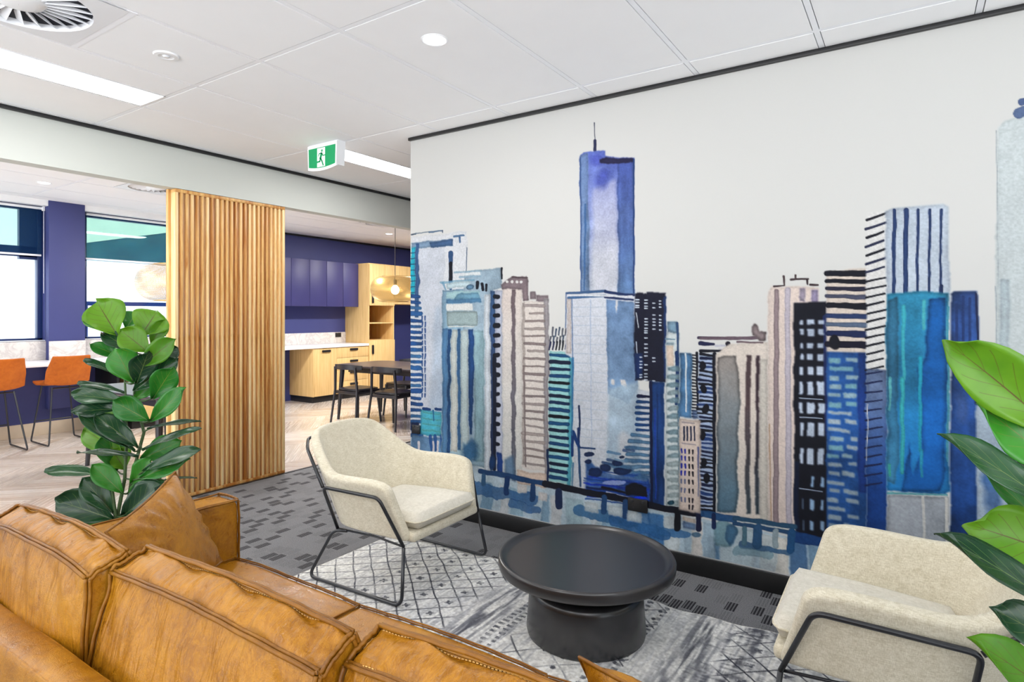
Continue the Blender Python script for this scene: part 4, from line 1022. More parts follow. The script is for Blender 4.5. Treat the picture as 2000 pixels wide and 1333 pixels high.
rect(881, 893, 644, 882, (200, 210, 208), c2=(220, 220, 212), wash=.03); rect(893.5, 900, 642, 880, (62, 108, 156)); rect(900, 915, 645, 880, (190, 206, 208), wash=.04)
poly([(916, 644), (925, 642), (928, 690), (926, 720), (921, 850), (917, 850), (915, 700)], (34, 74, 130), wash=.08, edge=.3)
rect(926, 945, 645, 900, (146, 180, 190), a=.9, streak=.1, wash=.08)
blob(920, 880, 21, 24, (54, 104, 146), .95, soft=2.2, wash=.15)
rect(946, 957, 575, 920, (214, 222, 230), wash=.05); rect(958, 968, 568, 915, (64, 100, 148), c2=(28, 38, 74), wash=.08)
rect(968, 982, 566, 900, (190, 196, 216), a=.95)
y = 574
while y < 880:
    stroke(967, y + 5, 973, y + 5 + J(1), 9 + J(1), INK, taper=0); y += 19.2
stroke(966, 700, 966, 918, 8, (20, 26, 46), wash=.05); blob(962, 905, 7, 18, (24, 60, 110), .9); rect(971, 983, 884, 925, (28, 62, 130), wash=.1, edge=.3)
# --- building 3, beige towers
rect(981, 1020, 564, 935, (227, 215, 208), c2=(216, 218, 214), wash=.02, edge=.1)
poly([(978, 556), (990, 548), (1000, 542), (1028, 540), (1032, 550), (1033, 588), (1022, 590), (1019, 566), (980, 565)], (138, 122, 128), wash=.08, edge=.3)
for x in (990, 1000, 1010, 1018): blob(x, 551, 3.2, 3, (226, 224, 222), soft=6, edge=0)
stroke(1000, 542, 1030, 543, 3, (90, 74, 80))
rect(999, 1007, 566, 940, (134, 116, 122), c2=(110, 116, 130), wash=.05, edge=.3)
rect(1020, 1066, 590, 915, (230, 221, 214), edge=.05); rect(1020, 1026, 592, 910, (190, 178, 172), a=.8)
rect(1036, 1047, 571, 586, (140, 126, 132)); rect(1047, 1072, 578, 590, (138, 124, 130), wash=.05)
rect(1063, 1072, 584, 945, (168, 162, 166), wash=.05, edge=.3)
y = 598; k_ = 0
while y < 912:
    x0 = 1024 + (J(4) if y < 900 else 0) + (8 if k_ in (1, 6) else 0); stroke(x0, y, 1063, ys_at(1063, x0, y) + J(1), 4.6 + J(1.4), rnd.choice([(158, 144, 142), (172, 160, 158), (146, 132, 132), (176, 164, 160)]), wob=1, taper=-.1, edge=.25); y += 14.6; k_ += 1
stroke(1023, 715, 1027, 912, 3, (140, 126, 126)); rect(1010, 1068, 918, 944, (228, 205, 188), edge=.2, wash=.03)
poly([(984, 898), (1002, 888), (1008, 942), (984, 934)], (92, 124, 156), a=.9, soft=3, wash=.12)
# --- teal striped block with dashes above
rows = [(642, 656), (658, 668), (668, 682)]
for r_i, (a, b) in enumerate(rows):
    for k in range(6): stroke(1076 + k * 6.4 - r_i * .6 + (4 if r_i == 0 else 0), a + J(2), 1074.5 + k * 6.4 - r_i + (4 if r_i == 0 else 0), b + J(2), 3.6, rnd.choice([(96, 100, 112), (50, 50, 66), (70, 86, 110)] if r_i < 2 else [INK, (36, 42, 80)]))
rect(1073, 1114, 686, 940, (164, 222, 222), wash=.04, edge=.15); poly([(1112, 690), (1119, 694), (1116, 952), (1108, 950)], (78, 170, 196), a=.9, wash=.1)
y = 694; k_ = 0
while y < 940:
    x1 = 1112 - (y - 690) * .022; hs(1075, x1, y, 7.2 + J(1), [(30, 84, 134), (28, 72, 122), (22, 34, 62), (14, 20, 34), (24, 48, 88)][(k_ * 7) % 5], wob=.9, taper=.1, edge=.35); y += 13.2; k_ += 1
stroke(1070, 880, 1070, 948, 5, (20, 40, 80))
# --- tallest tower
stroke(1161, 240, 1162, 272, 1.8, (70, 74, 96)); stroke(1162, 275, 1162, 294, 6, (44, 48, 84), taper=0)
poly([(1133, 303), (1140, 297), (1183, 294), (1184, 304), (1238, 308), (1240, 578), (1133, 570)], (98, 116, 200), c2=(196, 206, 222), vg=(300, 560), wash=.10, edge=.12, streak=.08)
poly([(1133, 303), (1148, 298), (1152, 572), (1133, 570)], (118, 146, 188), c2=(110, 142, 186), a=.85, wash=.14, streak=.12)
poly([(1158, 370), (1204, 350), (1206, 574), (1156, 572)], (178, 184, 224), c2=(212, 214, 224), vg=(360, 500), a=.9, wash=.04, soft=4, edge=.05)
poly([(1205, 308), (1238, 308), (1240, 578), (1207, 576)], (80, 100, 178), c2=(92, 128, 178), a=.9, wash=.12, streak=.14, edge=.25)
blob(1175, 350, 20, 26, (84, 98, 206), .7, soft=1.5, wash=.1); blob(1165, 312, 22, 14, (80, 90, 196), .6, soft=2)
poly([(1172, 311), (1186, 307), (1236, 308), (1237, 316), (1190, 319), (1172, 318)], (46, 44, 84), wash=.05); stroke(1134, 308, 1134, 568, 2.4, (60, 92, 150)); stroke(1238, 312, 1238, 576, 3.4, (40, 70, 130)); stroke(1143, 400, 1141, 566, 4, (64, 108, 164), a=.8)
# --- its lower body
poly([(1105, 572), (1240, 576), (1243, 760), (1270, 765), (1272, 985), (1120, 955), (1118, 700), (1105, 690)], (212, 216, 226), c2=(206, 212, 220), wash=.03, edge=.08)
rect(1107, 1116, 582, 690, (222, 212, 208)); stroke(1106, 572, 1104, 640, 2.5, (110, 134, 176)); stroke(1117, 582, 1119, 800, 2.2, (120, 146, 186))
poly([(1184, 584), (1238, 590), (1244, 700), (1246, 760), (1228, 790), (1186, 770)], (112, 142, 182), c2=(122, 152, 186), wash=.16, edge=.2, streak=.05)
poly([(1202, 586), (1207, 586), (1205, 612), (1201, 600)], (222, 222, 226), edge=0); poly([(1193, 740), (1200, 742), (1200, 752), (1192, 750)], (222, 220, 220), edge=0); poly([(1212, 742), (1222, 742), (1226, 762), (1214, 752)], (222, 220, 220), edge=0)
poly([(1187, 760), (1246, 745), (1250, 800), (1252, 930), (1187, 920)], (160, 182, 200), a=.85, wash=.14, soft=3, edge=.05); poly([(1208, 850), (1216, 840), (1234, 860), (1234, 905), (1208, 905)], (212, 212, 216), a=.7, soft=4, edge=0)
for yy in range(600, 900, 18): hs(1120, 1183, yy + J(2), 1.3, (176, 190, 212), a=.8, edge=0)
stroke(1153, 586, 1156, 900, 2.4, (176, 190, 216), a=.8, edge=0)
stroke(1107, 573, 1182, 569, 4.5, (66, 98, 142), taper=-.2); stroke(1182, 570, 1238, 577, 5.5, (34, 52, 100)); stroke(1110, 582, 1182, 578, 5, (74, 112, 158)); stroke(1182, 580, 1236, 586, 5, (34, 50, 96)); stroke(1110, 577, 1234, 579, 3, (226, 228, 232), edge=0)
stroke(1131, 793, 1132, 840, 4, (24, 42, 84)); stroke(1130, 838, 1130, 875, 6, (28, 50, 100)); stroke(1119, 845, 1131, 873, 8, (26, 60, 122)); stroke(1118, 850, 1117, 890, 6, (28, 60, 120)); stroke(1130, 876, 1134, 950, 5, (50, 84, 128)); hs(1133, 1162, 874, 4, (32, 62, 112)); stroke(1119, 700, 1117, 850, 4, (46, 116, 168), a=.8); stroke(1119, 905, 1118, 950, 4, (70, 120, 160), a=.8)
y = 774
while y < 850: stroke(1245 + J(3), y, 1267, y + 1, 7, (22, 30, 66) if y < 782 else (32, 74, 132), wob=1, wash=.1, edge=.3); y += 11
while y < 930:
    stroke(1236 - (y - 850) * .25 + J(4), y, 1267, y + 3, 8.5, (74, 122, 164), a=.9, wob=1.4, wash=.15, edge=.3); y += 12
poly([(1143, 905), (1154, 896), (1166, 915), (1195, 928), (1232, 922), (1268, 935), (1272, 985), (1220, 975), (1143, 955)], (60, 104, 160), c2=(24, 62, 176), wash=.22, edge=.15, wob=3, soft=2, streak=.12)
for q in range(14):
    yq = 918 + q * 4.2; stroke(1144 + J(4) + (q < 4) * 6, yq, 1262 + J(10), yq + 16 + J(3), 3.6 + J(1.4), rnd.choice([(24, 44, 92), (30, 70, 150), (24, 52, 190), (96, 130, 180), (20, 30, 60)]), a=.8, wob=2, wash=.15)
for q in range(16):
    xq = rnd.uniform(1190, 1262); yq = rnd.uniform(870, 935); stroke(xq - 14, yq, xq + 8, yq + 3, 6, rnd.choice([(70, 116, 160), (110, 150, 184), (40, 70, 120)]), a=.75, wob=2, wash=.15)
for (x, y, rx, ry) in ((1152, 888, 12, 5), (1150, 902, 9, 5), (1162, 923, 16, 9), (1183, 915, 12, 7), (1208, 905, 13, 6), (1214, 920, 18, 8), (1215, 893, 6, 3)): blob(x, y, rx, ry, (24, 44, 90), .95, soft=5)
blob(1197, 943, 26, 5, (150, 170, 226), .95, soft=6, edge=0); stroke(1176, 952, 1220, 962, 5, INK); poly([(1222, 948), (1240, 944), (1262, 952), (1266, 972), (1222, 966)], INK, wob=2.4); stroke(1185, 962, 1235, 974, 3, (200, 210, 236), edge=0); blob(1250, 973, 18, 3, (20, 60, 240), 1, soft=6, edge=0)
# --- black tower with small lit windows
rect(1240, 1270, 575, 742, (22, 24, 44), wash=.1, edge=0); rect(1262, 1300, 572, 745, (26, 28, 48), wash=.1, edge=0); rect(1296, 1301, 580, 740, (34, 66, 130)); rect(1240, 1256, 690, 738, (24, 52, 110), a=.8)
rect(1244, 1256, 573, 579, (22, 24, 44), edge=0)
for (x, ylist, w) in ((1245, (586, 591, 597, 601), 6), (1262, (586, 592, 598, 602, 622, 628, 634, 641, 646, 650, 660, 672, 680, 688, 695, 712, 722, 730, 736, 742), 5), (1277, (591, 600, 614, 622, 628, 634, 642, 698, 705, 743), 4), (1289.5, (586, 592, 598, 614, 622, 628, 634, 643), 3), (1252, (698, 706, 712, 718, 732, 737), 3.6)):
    for yy in ylist: stroke(x - w / 2, yy + (x - 1245) * .05, x + w / 2, yy + (x - 1245) * .05, 2.6, (214, 226, 240), edge=0, wob=.5)
stroke(1243, 612, 1247, 640, 1.6, (220, 228, 236), edge=0); stroke(1243, 668, 1245, 690, 1.6, (210, 220, 236), edge=0)
rect(1269, 1298, 745, 990, (28, 66, 128), wash=.12, streak=.25, edge=.2); stroke(1271, 748, 1273, 985, 6, (18, 26, 60)); stroke(1279, 800, 1281, 975, 2, (30, 70, 200)); stroke(1284, 770, 1285, 980, 2, (20, 40, 96), a=.8)
# --- narrow pale block with ribs
rect(1300, 1328, 650, 1000, (216, 226, 228), wash=.03, edge=.25); rect(1303, 1324, 628, 652, (132, 166, 190), wash=.12, edge=.35); stroke(1323, 632, 1325, 700, 5, (50, 78, 118)); rect(1302, 1317, 676, 714, (230, 210, 192), edge=.1); stroke(1300, 663, 1318, 664, 3, (120, 158, 180)); rect(1301, 1318, 670, 676, (150, 182, 198), a=.8)
stroke(1323, 690, 1322, 790, 8, (30, 56, 104), wob=1.6); stroke(1326, 790, 1328, 990, 5, (70, 110, 140))
y = 718
while y < 985: poly([(1303 + J(2), y), (1316, y - 3), (1327, y - 2), (1327, y + 8), (1312, y + 8), (1302 + J(2), y + 6)], rnd.choice([(150, 182, 194), (168, 194, 202), (136, 170, 184)]) if y < 900 else (184, 204, 208), a=.9, edge=.35, wob=1.2); y += 15.5
blob(1312, 983, 7, 5, (56, 122, 154), edge=.5, soft=8)
rect(1328, 1352, 690, 815, (84, 130, 174), wash=.2, edge=.35); stroke(1339, 692, 1341, 805, 3.5, (214, 226, 232), wob=1.4, edge=0)
for yy in range(694, 815, 6): stroke(1353, yy, 1361, yy + 1, 3.2, INK)
stroke(1361, 690, 1363, 800, 5, INK, wob=1); rect(1353, 1366, 800, 818, (70, 100, 150), a=.7)
# --- dark scribbled tower
rect(1365, 1392, 690, 1000, (168, 186, 216), wash=.1, edge=.1)
y = 692
while y < 1000:
    stroke(1366 + J(3), y, 1392, y + 3 + J(2), 5.5 + J(2), rnd.choice([INK, (26, 34, 66), (40, 66, 124), INK]), wob=1.6); y += 8.2
for yy in (715, 760, 800, 850, 905, 935): blob(1377 + J(5), yy, 7, 10, INK, soft=5)
stroke(1396, 692, 1395, 1000, 8, INK, wob=1); 
stroke(1364, 661, 1410, 660, 6, (70, 60, 84)); stroke(1368, 672, 1394, 673, 8, (36, 40, 76), wob=1.6); stroke(1368, 686, 1424, 686, 6, INK); stroke(1422, 672, 1423, 687, 9, (34, 30, 44)); stroke(1398, 676, 1416, 676, 5, (200, 200, 214), edge=0); stroke(1404, 682, 1416, 683, 3, (210, 208, 214), edge=0)
# --- beige tower with grey wash
poly([(1398, 694), (1426, 672), (1500, 668), (1502, 1024), (1400, 1000)], (228, 217, 206), wash=.02, edge=.12); rect(1482, 1500, 700, 1020, (214, 208, 198), a=.9, edge=.2)
poly([(1402, 700), (1440, 694), (1444, 730), (1445, 800), (1440, 900), (1444, 960), (1436, 1000), (1400, 998)], (158, 152, 148), c2=(88, 122, 144), vg=(720, 1000), wash=.06, edge=.45, wob=2.2)
poly([(1460, 694), (1469, 694), (1466, 760), (1465, 1004), (1457, 1004), (1455, 780)], (104, 84, 88), c2=(82, 98, 110), vg=(800, 990), wash=.05, edge=.3); poly([(1477, 694), (1484, 694), (1483, 760), (1482, 1006), (1474, 1006), (1477, 800)], (88, 68, 80), c2=(74, 92, 106), vg=(800, 990), wash=.05, edge=.3)
stroke(1368, 662, 1482, 660, 6, (110, 92, 104), taper=-.2); stroke(1440, 668, 1490, 670, 4, (120, 100, 108)); poly([(1468, 640), (1474, 632), (1482, 636), (1486, 648), (1498, 648), (1496, 666), (1484, 668), (1480, 660), (1470, 654)], (150, 134, 136), edge=.5, wash=.05)
# --- pink tower with antennas
poly([(1500, 570), (1508, 558), (1598, 560), (1602, 1032), (1500, 1022)], (231, 214, 204), wash=.02, edge=.12); stroke(1503, 830, 1506, 1018, 3, (200, 160, 124), a=.7)
stroke(1517, 568, 1515, 1018, 10, (156, 138, 142), taper=-.1, wob=1, edge=.25); stroke(1538, 566, 1541, 1020, 11, (198, 190, 202), taper=-.1, wob=1, edge=.2)
rect(1560, 1572, 562, 590, (186, 174, 194), edge=.3); rect(1583, 1597, 565, 592, (176, 164, 200), edge=.3)
stroke(1512, 559, 1532, 557, 4, (70, 54, 58)); stroke(1531, 540, 1532, 556, 4.5, (78, 60, 62)); stroke(1544, 546, 1578, 545, 4, (66, 50, 54)); stroke(1553, 538, 1553, 545, 4, (80, 64, 66)); stroke(1576, 546, 1577, 555, 4, (60, 46, 52)); stroke(1582, 556, 1597, 556, 4.5, (66, 52, 56))
# --- black grid tower
poly([(1550, 592), (1614, 590), (1618, 1060), (1552, 1050)], (20, 22, 34), wash=.06, edge=0); rect(1552, 1560, 900, 1050, (24, 36, 70)); stroke(1611, 620, 1614, 850, 8, (30, 46, 104), a=.8)
wy = [(625, 634), (643, 656), (670, 680), (691, 704), (717, 734), (745, 771), (787, 808), (826, 852), (875, 906), (932, 950), (976, 996), (1018, 1036)]
for i_, (a, b) in enumerate(wy):
    for (x0, x1) in ((1562, 1569), (1576, 1589), (1597, 1609)):
        if a > 920: x0 += 6
        rect(x0 + J(1), x1 + J(1), a + (x0 - 1562) * .02, b + (x0 - 1562) * .02 - J(2), (190, 204, 224) if a < 920 else (150, 184, 220), wob=1.4, wash=.08, edge=0)
for yy in (778, 815, 955): hs(1562, 1606, yy, 2, (180, 196, 220), edge=0)
# --- cream and blue striped tower
rect(1614, 1692, 528, 690, (229, 215, 202), wash=.02, edge=.1)
for k, (yy, w, c) in enumerate(((533, 10, INK), (548, 8, INK), (563, 8, (44, 44, 66)), (579, 8, (78, 82, 106)), (597, 11, INK), (617, 9, (44, 62, 108)), (634, 9, (94, 112, 140)), (652, 11, (32, 44, 88)), (673, 12, (26, 24, 44)))):
    stroke(1616 + J(3), yy, 1690, yy + 2, w, c, wob=1.2, taper=-.2, edge=.25, wash=.05)
blob(1628, 672, 12, 15, INK, soft=5)
rect(1614, 1692, 688, 1045, (36, 84, 152), wash=.18, edge=.1, streak=.08)
y = 700
while y < 1030:
    n_ = rnd.choice((1, 2, 2)); x = 1618 + J(3)
    for q in range(n_):
        ww = rnd.uniform(18, 30) if n_ == 2 else rnd.uniform(30, 48); rect(x, min(1676, x + ww), y, y + 8 + J(2), rnd.choice([(170, 204, 220), (190, 210, 224), (140, 196, 214)]) if y < 900 else (178, 200, 216), wob=1.6, edge=.15, wash=.05); x += ww + rnd.uniform(6, 14)
    y += 17
rect(1676, 1692, 690, 960, (22, 50, 130), a=.7, wash=.15)
# --- slanting black strokes
rect(1692, 1730, 415, 720, (230, 229, 227), edge=0)
y = 424; k_ = 0
while y < 722:
    stroke(1692 + J(2), y + (6 if k_ < 6 else 4), 1727 + J(3), y - 7 + (k_ > 6) * 3, 5 if k_ < 6 else 4.2, (40, 46, 76) if k_ in (1, 3, 5, 6) else INK, wob=.8, taper=.1); y += 15.8 if k_ > 6 else 17.5; k_ += 1
rect(1692, 1732, 722, 1080, (112, 132, 172), c2=(24, 66, 140), vg=(760, 960), wash=.16, edge=.15)
for yy in range(728, 945, 18): stroke(1690, yy + 4, 1722, yy - 1, 4, (30, 40, 84), wob=1)
stroke(1695, 790, 1693, 900, 1.6, (224, 224, 226), edge=0)
# --- big blue tower
poly([(1728, 412), (1745, 404), (1840, 398), (1852, 404), (1855, 590), (1730, 580)], (196, 208, 222), wash=.04, edge=.15)
for (x, w) in ((1747, 8), (1770, 10), (1793, 6), (1816, 6), (1838, 5.5)): stroke(x, 410, x - 2, 572, w, (46, 68, 118), wob=1, taper=.15, edge=.25)
stroke(1838, 560, 1838, 582, 8, (30, 46, 88))
poly([(1730, 575), (1770, 572), (1800, 570), (1852, 572), (1856, 960), (1846, 968), (1732, 960)], (52, 150, 190), c2=(32, 118, 182), vg=(580, 900), wash=.14, edge=.3, streak=.05, wob=2.2)
poly([(1732, 590), (1752, 580), (1758, 700), (1752, 760), (1760, 900), (1748, 950), (1732, 940)], (58, 122, 158), a=.85, wash=.14, edge=.35, wob=2.4)
poly([(1812, 585), (1846, 580), (1850, 700), (1848, 930), (1836, 962), (1760, 962), (1768, 930), (1776, 860), (1784, 930), (1800, 880), (1790, 720), (1806, 700)], (22, 96, 178), a=.92, wash=.14, edge=.45, wob=2.6)
for (x, y0, y1, w, c) in ((1764, 600, 740, 8, (72, 196, 214)), (1762, 740, 925, 9, (64, 190, 200)), (1803, 590, 640, 8, (90, 206, 220)), (1797, 700, 880, 8, (44, 180, 214)), (1800, 880, 930, 7, (50, 176, 216)), (1851, 600, 900, 5, (96, 190, 216)), (1738, 740, 800, 6, (110, 206, 214)), (1738, 910, 930, 5, (80, 206, 190))): stroke(x, y0, x + J(2), y1, w, c, wob=1.8, edge=.25)
stroke(1734, 964, 1850, 968, 4, (110, 190, 196)); poly([(1733, 966), (1852, 972), (1852, 1120), (1729, 1100)], (176, 182, 190), wash=.08, edge=.3); stroke(1803, 972, 1806, 1080, 6, (214, 212, 208), edge=0); stroke(1848, 975, 1850, 1090, 6, (216, 214, 208), edge=0)
# --- navy tower
poly([(1857, 572), (1862, 568), (1908, 568), (1912, 700), (1908, 1130), (1856, 1110)], (48, 78, 138), c2=(26, 72, 146), wash=.2, edge=.3, streak=.15)
stroke(1906, 575, 1911, 700, 5, (36, 44, 84)); 
for x in (1868, 1880, 1893): stroke(x, 590 + J(10), x + 1, 720, 6, (38, 58, 112), a=.7)
blob(1880, 790, 18, 40, (84, 110, 166), .5, soft=2)
# --- pale blue low building with black roof, and more beyond the frame
poly([(1904, 746), (2400, 690), (2400, 812), (1904, 790)], (28, 26, 32), wob=.6, edge=0); poly([(1906, 790), (2400, 815), (2400, 1250), (1908, 1130)], (184, 202, 220), wash=.06, edge=.15); blob(1935, 960, 24, 60, (60, 104, 168), .8, soft=1.6, wash=.1); blob(2060, 980, 60, 60, (70, 120, 180), .7, soft=1.6)
for x in (2080, 2200, 2320): rect(x, x + 70, 860, 1200, (70, 120, 170), a=.8, wash=.15)
# --- quay line and its posts
L_ = [(937, 921), (1000, 932), (1066, 946), (1100, 952), (1140, 961), (1200, 972), (1260, 985), (1300, 994), (1370, 1005)]
for (a, b) in zip(L_[:-1], L_[1:]): stroke(a[0], a[1], b[0], b[1], 10 if a[0] < 1060 else 13, (36, 70, 116) if a[0] < 1060 else (24, 26, 40), wob=1.2, taper=0, wash=.1)
stroke(1366, 1003, 1440, 1014, 14, (36, 80, 130), wob=1.5, taper=0, a=.95); stroke(1435, 1012, 1552, 1030, 9, (46, 84, 116), wob=1.3, taper=0); stroke(1435, 1022, 1552, 1042, 8, (44, 80, 120), wob=1.5, taper=0); hs(1552, 1700, 1050, 20, (30, 70, 130), wash=.1)
stroke(1440, 1018, 1545, 1036, 2, (214, 220, 216), edge=0)
for (x, y0, y1, w, c) in ((945, 930, 946, 9, (60, 100, 140)), (990, 936, 964, 10, (30, 60, 110)), (1040, 948, 975, 9, (40, 70, 116)), (1091, 960, 990, 12, (34, 48, 84)), (1180, 972, 1000, 11, (40, 80, 130)), (1222, 980, 1008, 11, (40, 76, 126)), (1324, 1000, 1032, 12, (22, 24, 34)), (1364, 1004, 1034, 10, (26, 32, 64)), (1394, 1006, 1030, 8, (24, 40, 80)), (1454, 1032, 1062, 9, (90, 130, 150)), (1480, 1032, 1064, 16, (50, 90, 130)), (1515, 1038, 1066, 10, (150, 168, 176)), (1545, 1040, 1075, 14, (40, 90, 140))):
    stroke(x, y0, x + J(1), y1, w, c, wob=1.2, taper=-.1, wash=.08)
for (x, yy) in ((1020, 945), (1060, 960)): rect(x - 10, x + 8, yy, yy + 16, (224, 218, 214), a=.9, edge=.1)
for (x, yy) in ((1155, 978), (1202, 986), (1240, 998)): rect(x - 14, x + 14, yy, yy + 20, (208, 218, 222), a=.85, edge=.15)
rect(1334, 1358, 1008, 1018, (222, 208, 196)); rect(1334, 1358, 1018, 1032, (120, 150, 190), wash=.1)
# --- little beige house with dots, in front
rect(1327, 1368, 818, 996, (228, 210, 198), wash=.02, edge=.25); hs(1333, 1356, 825, 3, (180, 170, 174)); hs(1333, 1358, 866, 3, (190, 180, 186))
for x in (1336, 1342, 1349, 1356): stroke(x, 834, x, 860, 3.2, (34, 42, 76), taper=.1)
for r_i, yy in enumerate((878, 892, 907, 921, 937, 955, 973, 986)):
    for k, x in enumerate((1331, 1338, 1346, 1353)):
        c = (30, 40, 170) if k < 2 and r_i < 4 else ((110, 120, 156) if k < 2 else (28, 26, 40))
        if r_i == 7 and k < 2: continue
        stroke(x, yy + k * .8, x + J(1), yy + 7 + k * .8, 3.8, c, wob=.6)
stroke(1363, 874, 1364, 915, 3.6, (96, 104, 156)); stroke(1364, 918, 1364, 970, 3, (130, 136, 170))

CVL = lin(np.clip(CV, 0, 255)) * .655
def grid_mesh(name, xs, zs, cols, mat, parent, plane='xz', y=0., zfield=None, offs=(0, 0, 0)):
    h, w = len(zs), len(xs); n = h * w; co = np.zeros((n, 3), np.float32)
    co[:, 0] = np.tile(xs, h) - offs[0]
    if plane == 'xz': co[:, 1] = y - offs[1]; co[:, 2] = np.repeat(zs, w) - offs[2]
    else: co[:, 1] = np.repeat(zs, w) - offs[1]; co[:, 2] = (zfield.ravel() if zfield is not None else y) - offs[2]
    i = np.arange(n).reshape(h, w); q = np.stack([i[:-1, :-1], i[1:, :-1], i[1:, 1:], i[:-1, 1:]], -1).reshape(-1, 4)
    if plane != 'xz': pass
    me = bpy.data.meshes.new(name); me.vertices.add(n); me.vertices.foreach_set('co', co.ravel()); m_ = len(q)
    me.loops.add(m_ * 4); me.loops.foreach_set('vertex_index', q.ravel().astype(np.int32)); me.polygons.add(m_); me.polygons.foreach_set('loop_start', np.arange(0, m_ * 4, 4, dtype=np.int32))
    me.polygons.foreach_set('use_smooth', np.ones(m_, bool)); me.update(calc_edges=True)
    at_ = me.color_attributes.new('print', 'FLOAT_COLOR', 'POINT'); c4 = np.ones((n, 4), np.float32); c4[:, :3] = cols.reshape(-1, 3); at_.data.foreach_set('color', c4.ravel())
    me.materials.append(mat); o = bpy.data.objects.new(name, me); C.objects.link(o); o.parent = parent; return o
def print_mat(name, rough=.8, grain=.05, gs=900, bump=0, spec=.2, bd=.002):
    m = NT(name); at_ = m.n('ShaderNodeAttribute', attribute_name='print'); tc = m.n('ShaderNodeTexCoord').outputs['Object']
    g = m.noise(tc, gs, 2, .6).outputs[0]; k = m.math('ADD', m.math('MULTIPLY', m.math('SUBTRACT', g, .5), grain * 2), 1.0)
    mm = m.n('ShaderNodeVectorMath', operation='SCALE', i={0: at_.outputs['Color'], 'Scale': k}); m.set(mm.outputs[0], rough, 0, spec)
    if bump: m.bump(g, bump, bd)
    return m.m
mural = empty('wall_mural', (-.93, YM + .003, .106), label='watercolour city skyline mural covering the right hand wall', cat='mural')
pm = print_mat('printed_wallpaper', .75, .05, 700, .05)
nsh = 6
for k in range(nsh):
    a = round(k * (W_ - 1) / nsh); b = round((k + 1) * (W_ - 1) / nsh)
    grid_mesh('wallpaper_sheet', gx[a:b + 1], gz, CVL[:, a:b + 1], pm, mural, 'xz', YM, offs=tuple(mural.location))

# ------------------------------------------------------------------ rug
RX0, RX1, RY0, RY1 = -2.765, .15, .95, 2.845; RR = .0046
rw, rh = int((RX1 - RX0) / RR), int((RY1 - RY0) / RR)
rx = np.linspace(RX0, RX1, rw, dtype=np.float32); ry = np.linspace(RY1, RY0, rh, dtype=np.float32)
X, Y = np.meshgrid(rx, ry); nr = Noise2(21)
wA = nr.field(rh, rw, 40, 3); wB = nr.field(rh, rw, 40, 3); big = nr.field(rh, rw, 120, 4); fine = nr.field(rh, rw, 2.2, 2); st_y = nr.field(rh, rw, 3, 2, .5, (9, 1)); st2 = nr.field(rh, rw, 6, 4, .6, (6, 1)); st_x = nr.field(rh, rw, 3, 2, .5, (1, 7))
Xd = X + wA * .012; Yd = Y + wB * .012
xm = np.where(X < -1.21, X, -2.42 - X)              # the pattern mirrors about the middle
Xs = np.where(X < -1.21, Xd, -2.42 - Xd)
u = (Xs + 2.32) / .147; v_ = (Yd - 2.40) / .127
def lines(q, w): f = np.abs((q % 1) - .5); return np.clip((w - f) / .02 + .5, 0, 1)
lat = np.maximum(lines(u + v_, .04), lines(u - v_, .04)) * np.clip(.75 + .5 * fine + .5 * wA, .2, 1)
fu, fv = np.abs(u - np.round(u)), np.abs(v_ - np.round(v_)); mk = (np.clip((.13 - np.maximum(fu, fv) - .5 * np.abs(fu - fv) * 0) / .02, 0, 1)) * (1 - np.clip((.05 - np.minimum(fu, fv)) / .03, 0, 1) * (np.maximum(fu, fv) > .09)) * (Xs > -2.40)
zoneA = np.clip((-1.74 + .05 * wB - xm) / .05, 0, 1)
base = np.zeros((rh, rw, 3), np.float32); c0 = np.array([234, 233, 228]); c1 = np.array([186, 187, 190]); t = np.clip(.32 + .6 * big + .5 * st2 + .4 * st_y, 0, 1)[..., None]
base[:] = c0 * (1 - t) + c1 * t; ink = np.array([46, 48, 58], np.float32)
band = np.clip(1 - np.abs(xm + 1.66) / .13, 0, 1); band2 = np.clip(1 - np.abs(xm + 1.46) / .05, 0, 1)
dark = np.zeros((rh, rw), np.float32)
dark = np.maximum(dark, zoneA * np.maximum(lat * .95, mk * .8 * np.clip(.8 + fine, 0, 1)))
dark = np.maximum(dark, band * np.clip(.35 + 1.1 * st_y + .5 * st2, 0, .75))
# rows of short dashes
for xc, pit in ((-1.545, .034), (-1.50, .034), (-1.06, .04), (-.98, .04)):
    r = (np.abs(Xd - xc) < .013 + .008 * wA) & (((Yd / pit) % 1) < .5); dark = np.maximum(dark, r * .75 * np.clip(.7 + fine * .8, 0, 1))
# middle field: larger broken diamonds with knots
zB = ((xm > -1.46)).astype(np.float32); uu = Xd / .19; vv = Yd / .17
latB = np.maximum(lines(uu + vv + .3, .03), lines(uu - vv + .1, .03)); dark = np.maximum(dark, zB * latB * np.clip(.45 + .9 * wB + .4 * fine, 0, .85))
kn = np.clip((.13 - np.hypot((uu * 2) % 1 - .5, ((vv * 2) % 1 - .5) * .8)) / .04, 0, 1) * (nr.field(rh, rw, 22, 1) > -.1); dark = np.maximum(dark, zB * (X > -1.3) * kn * .8)
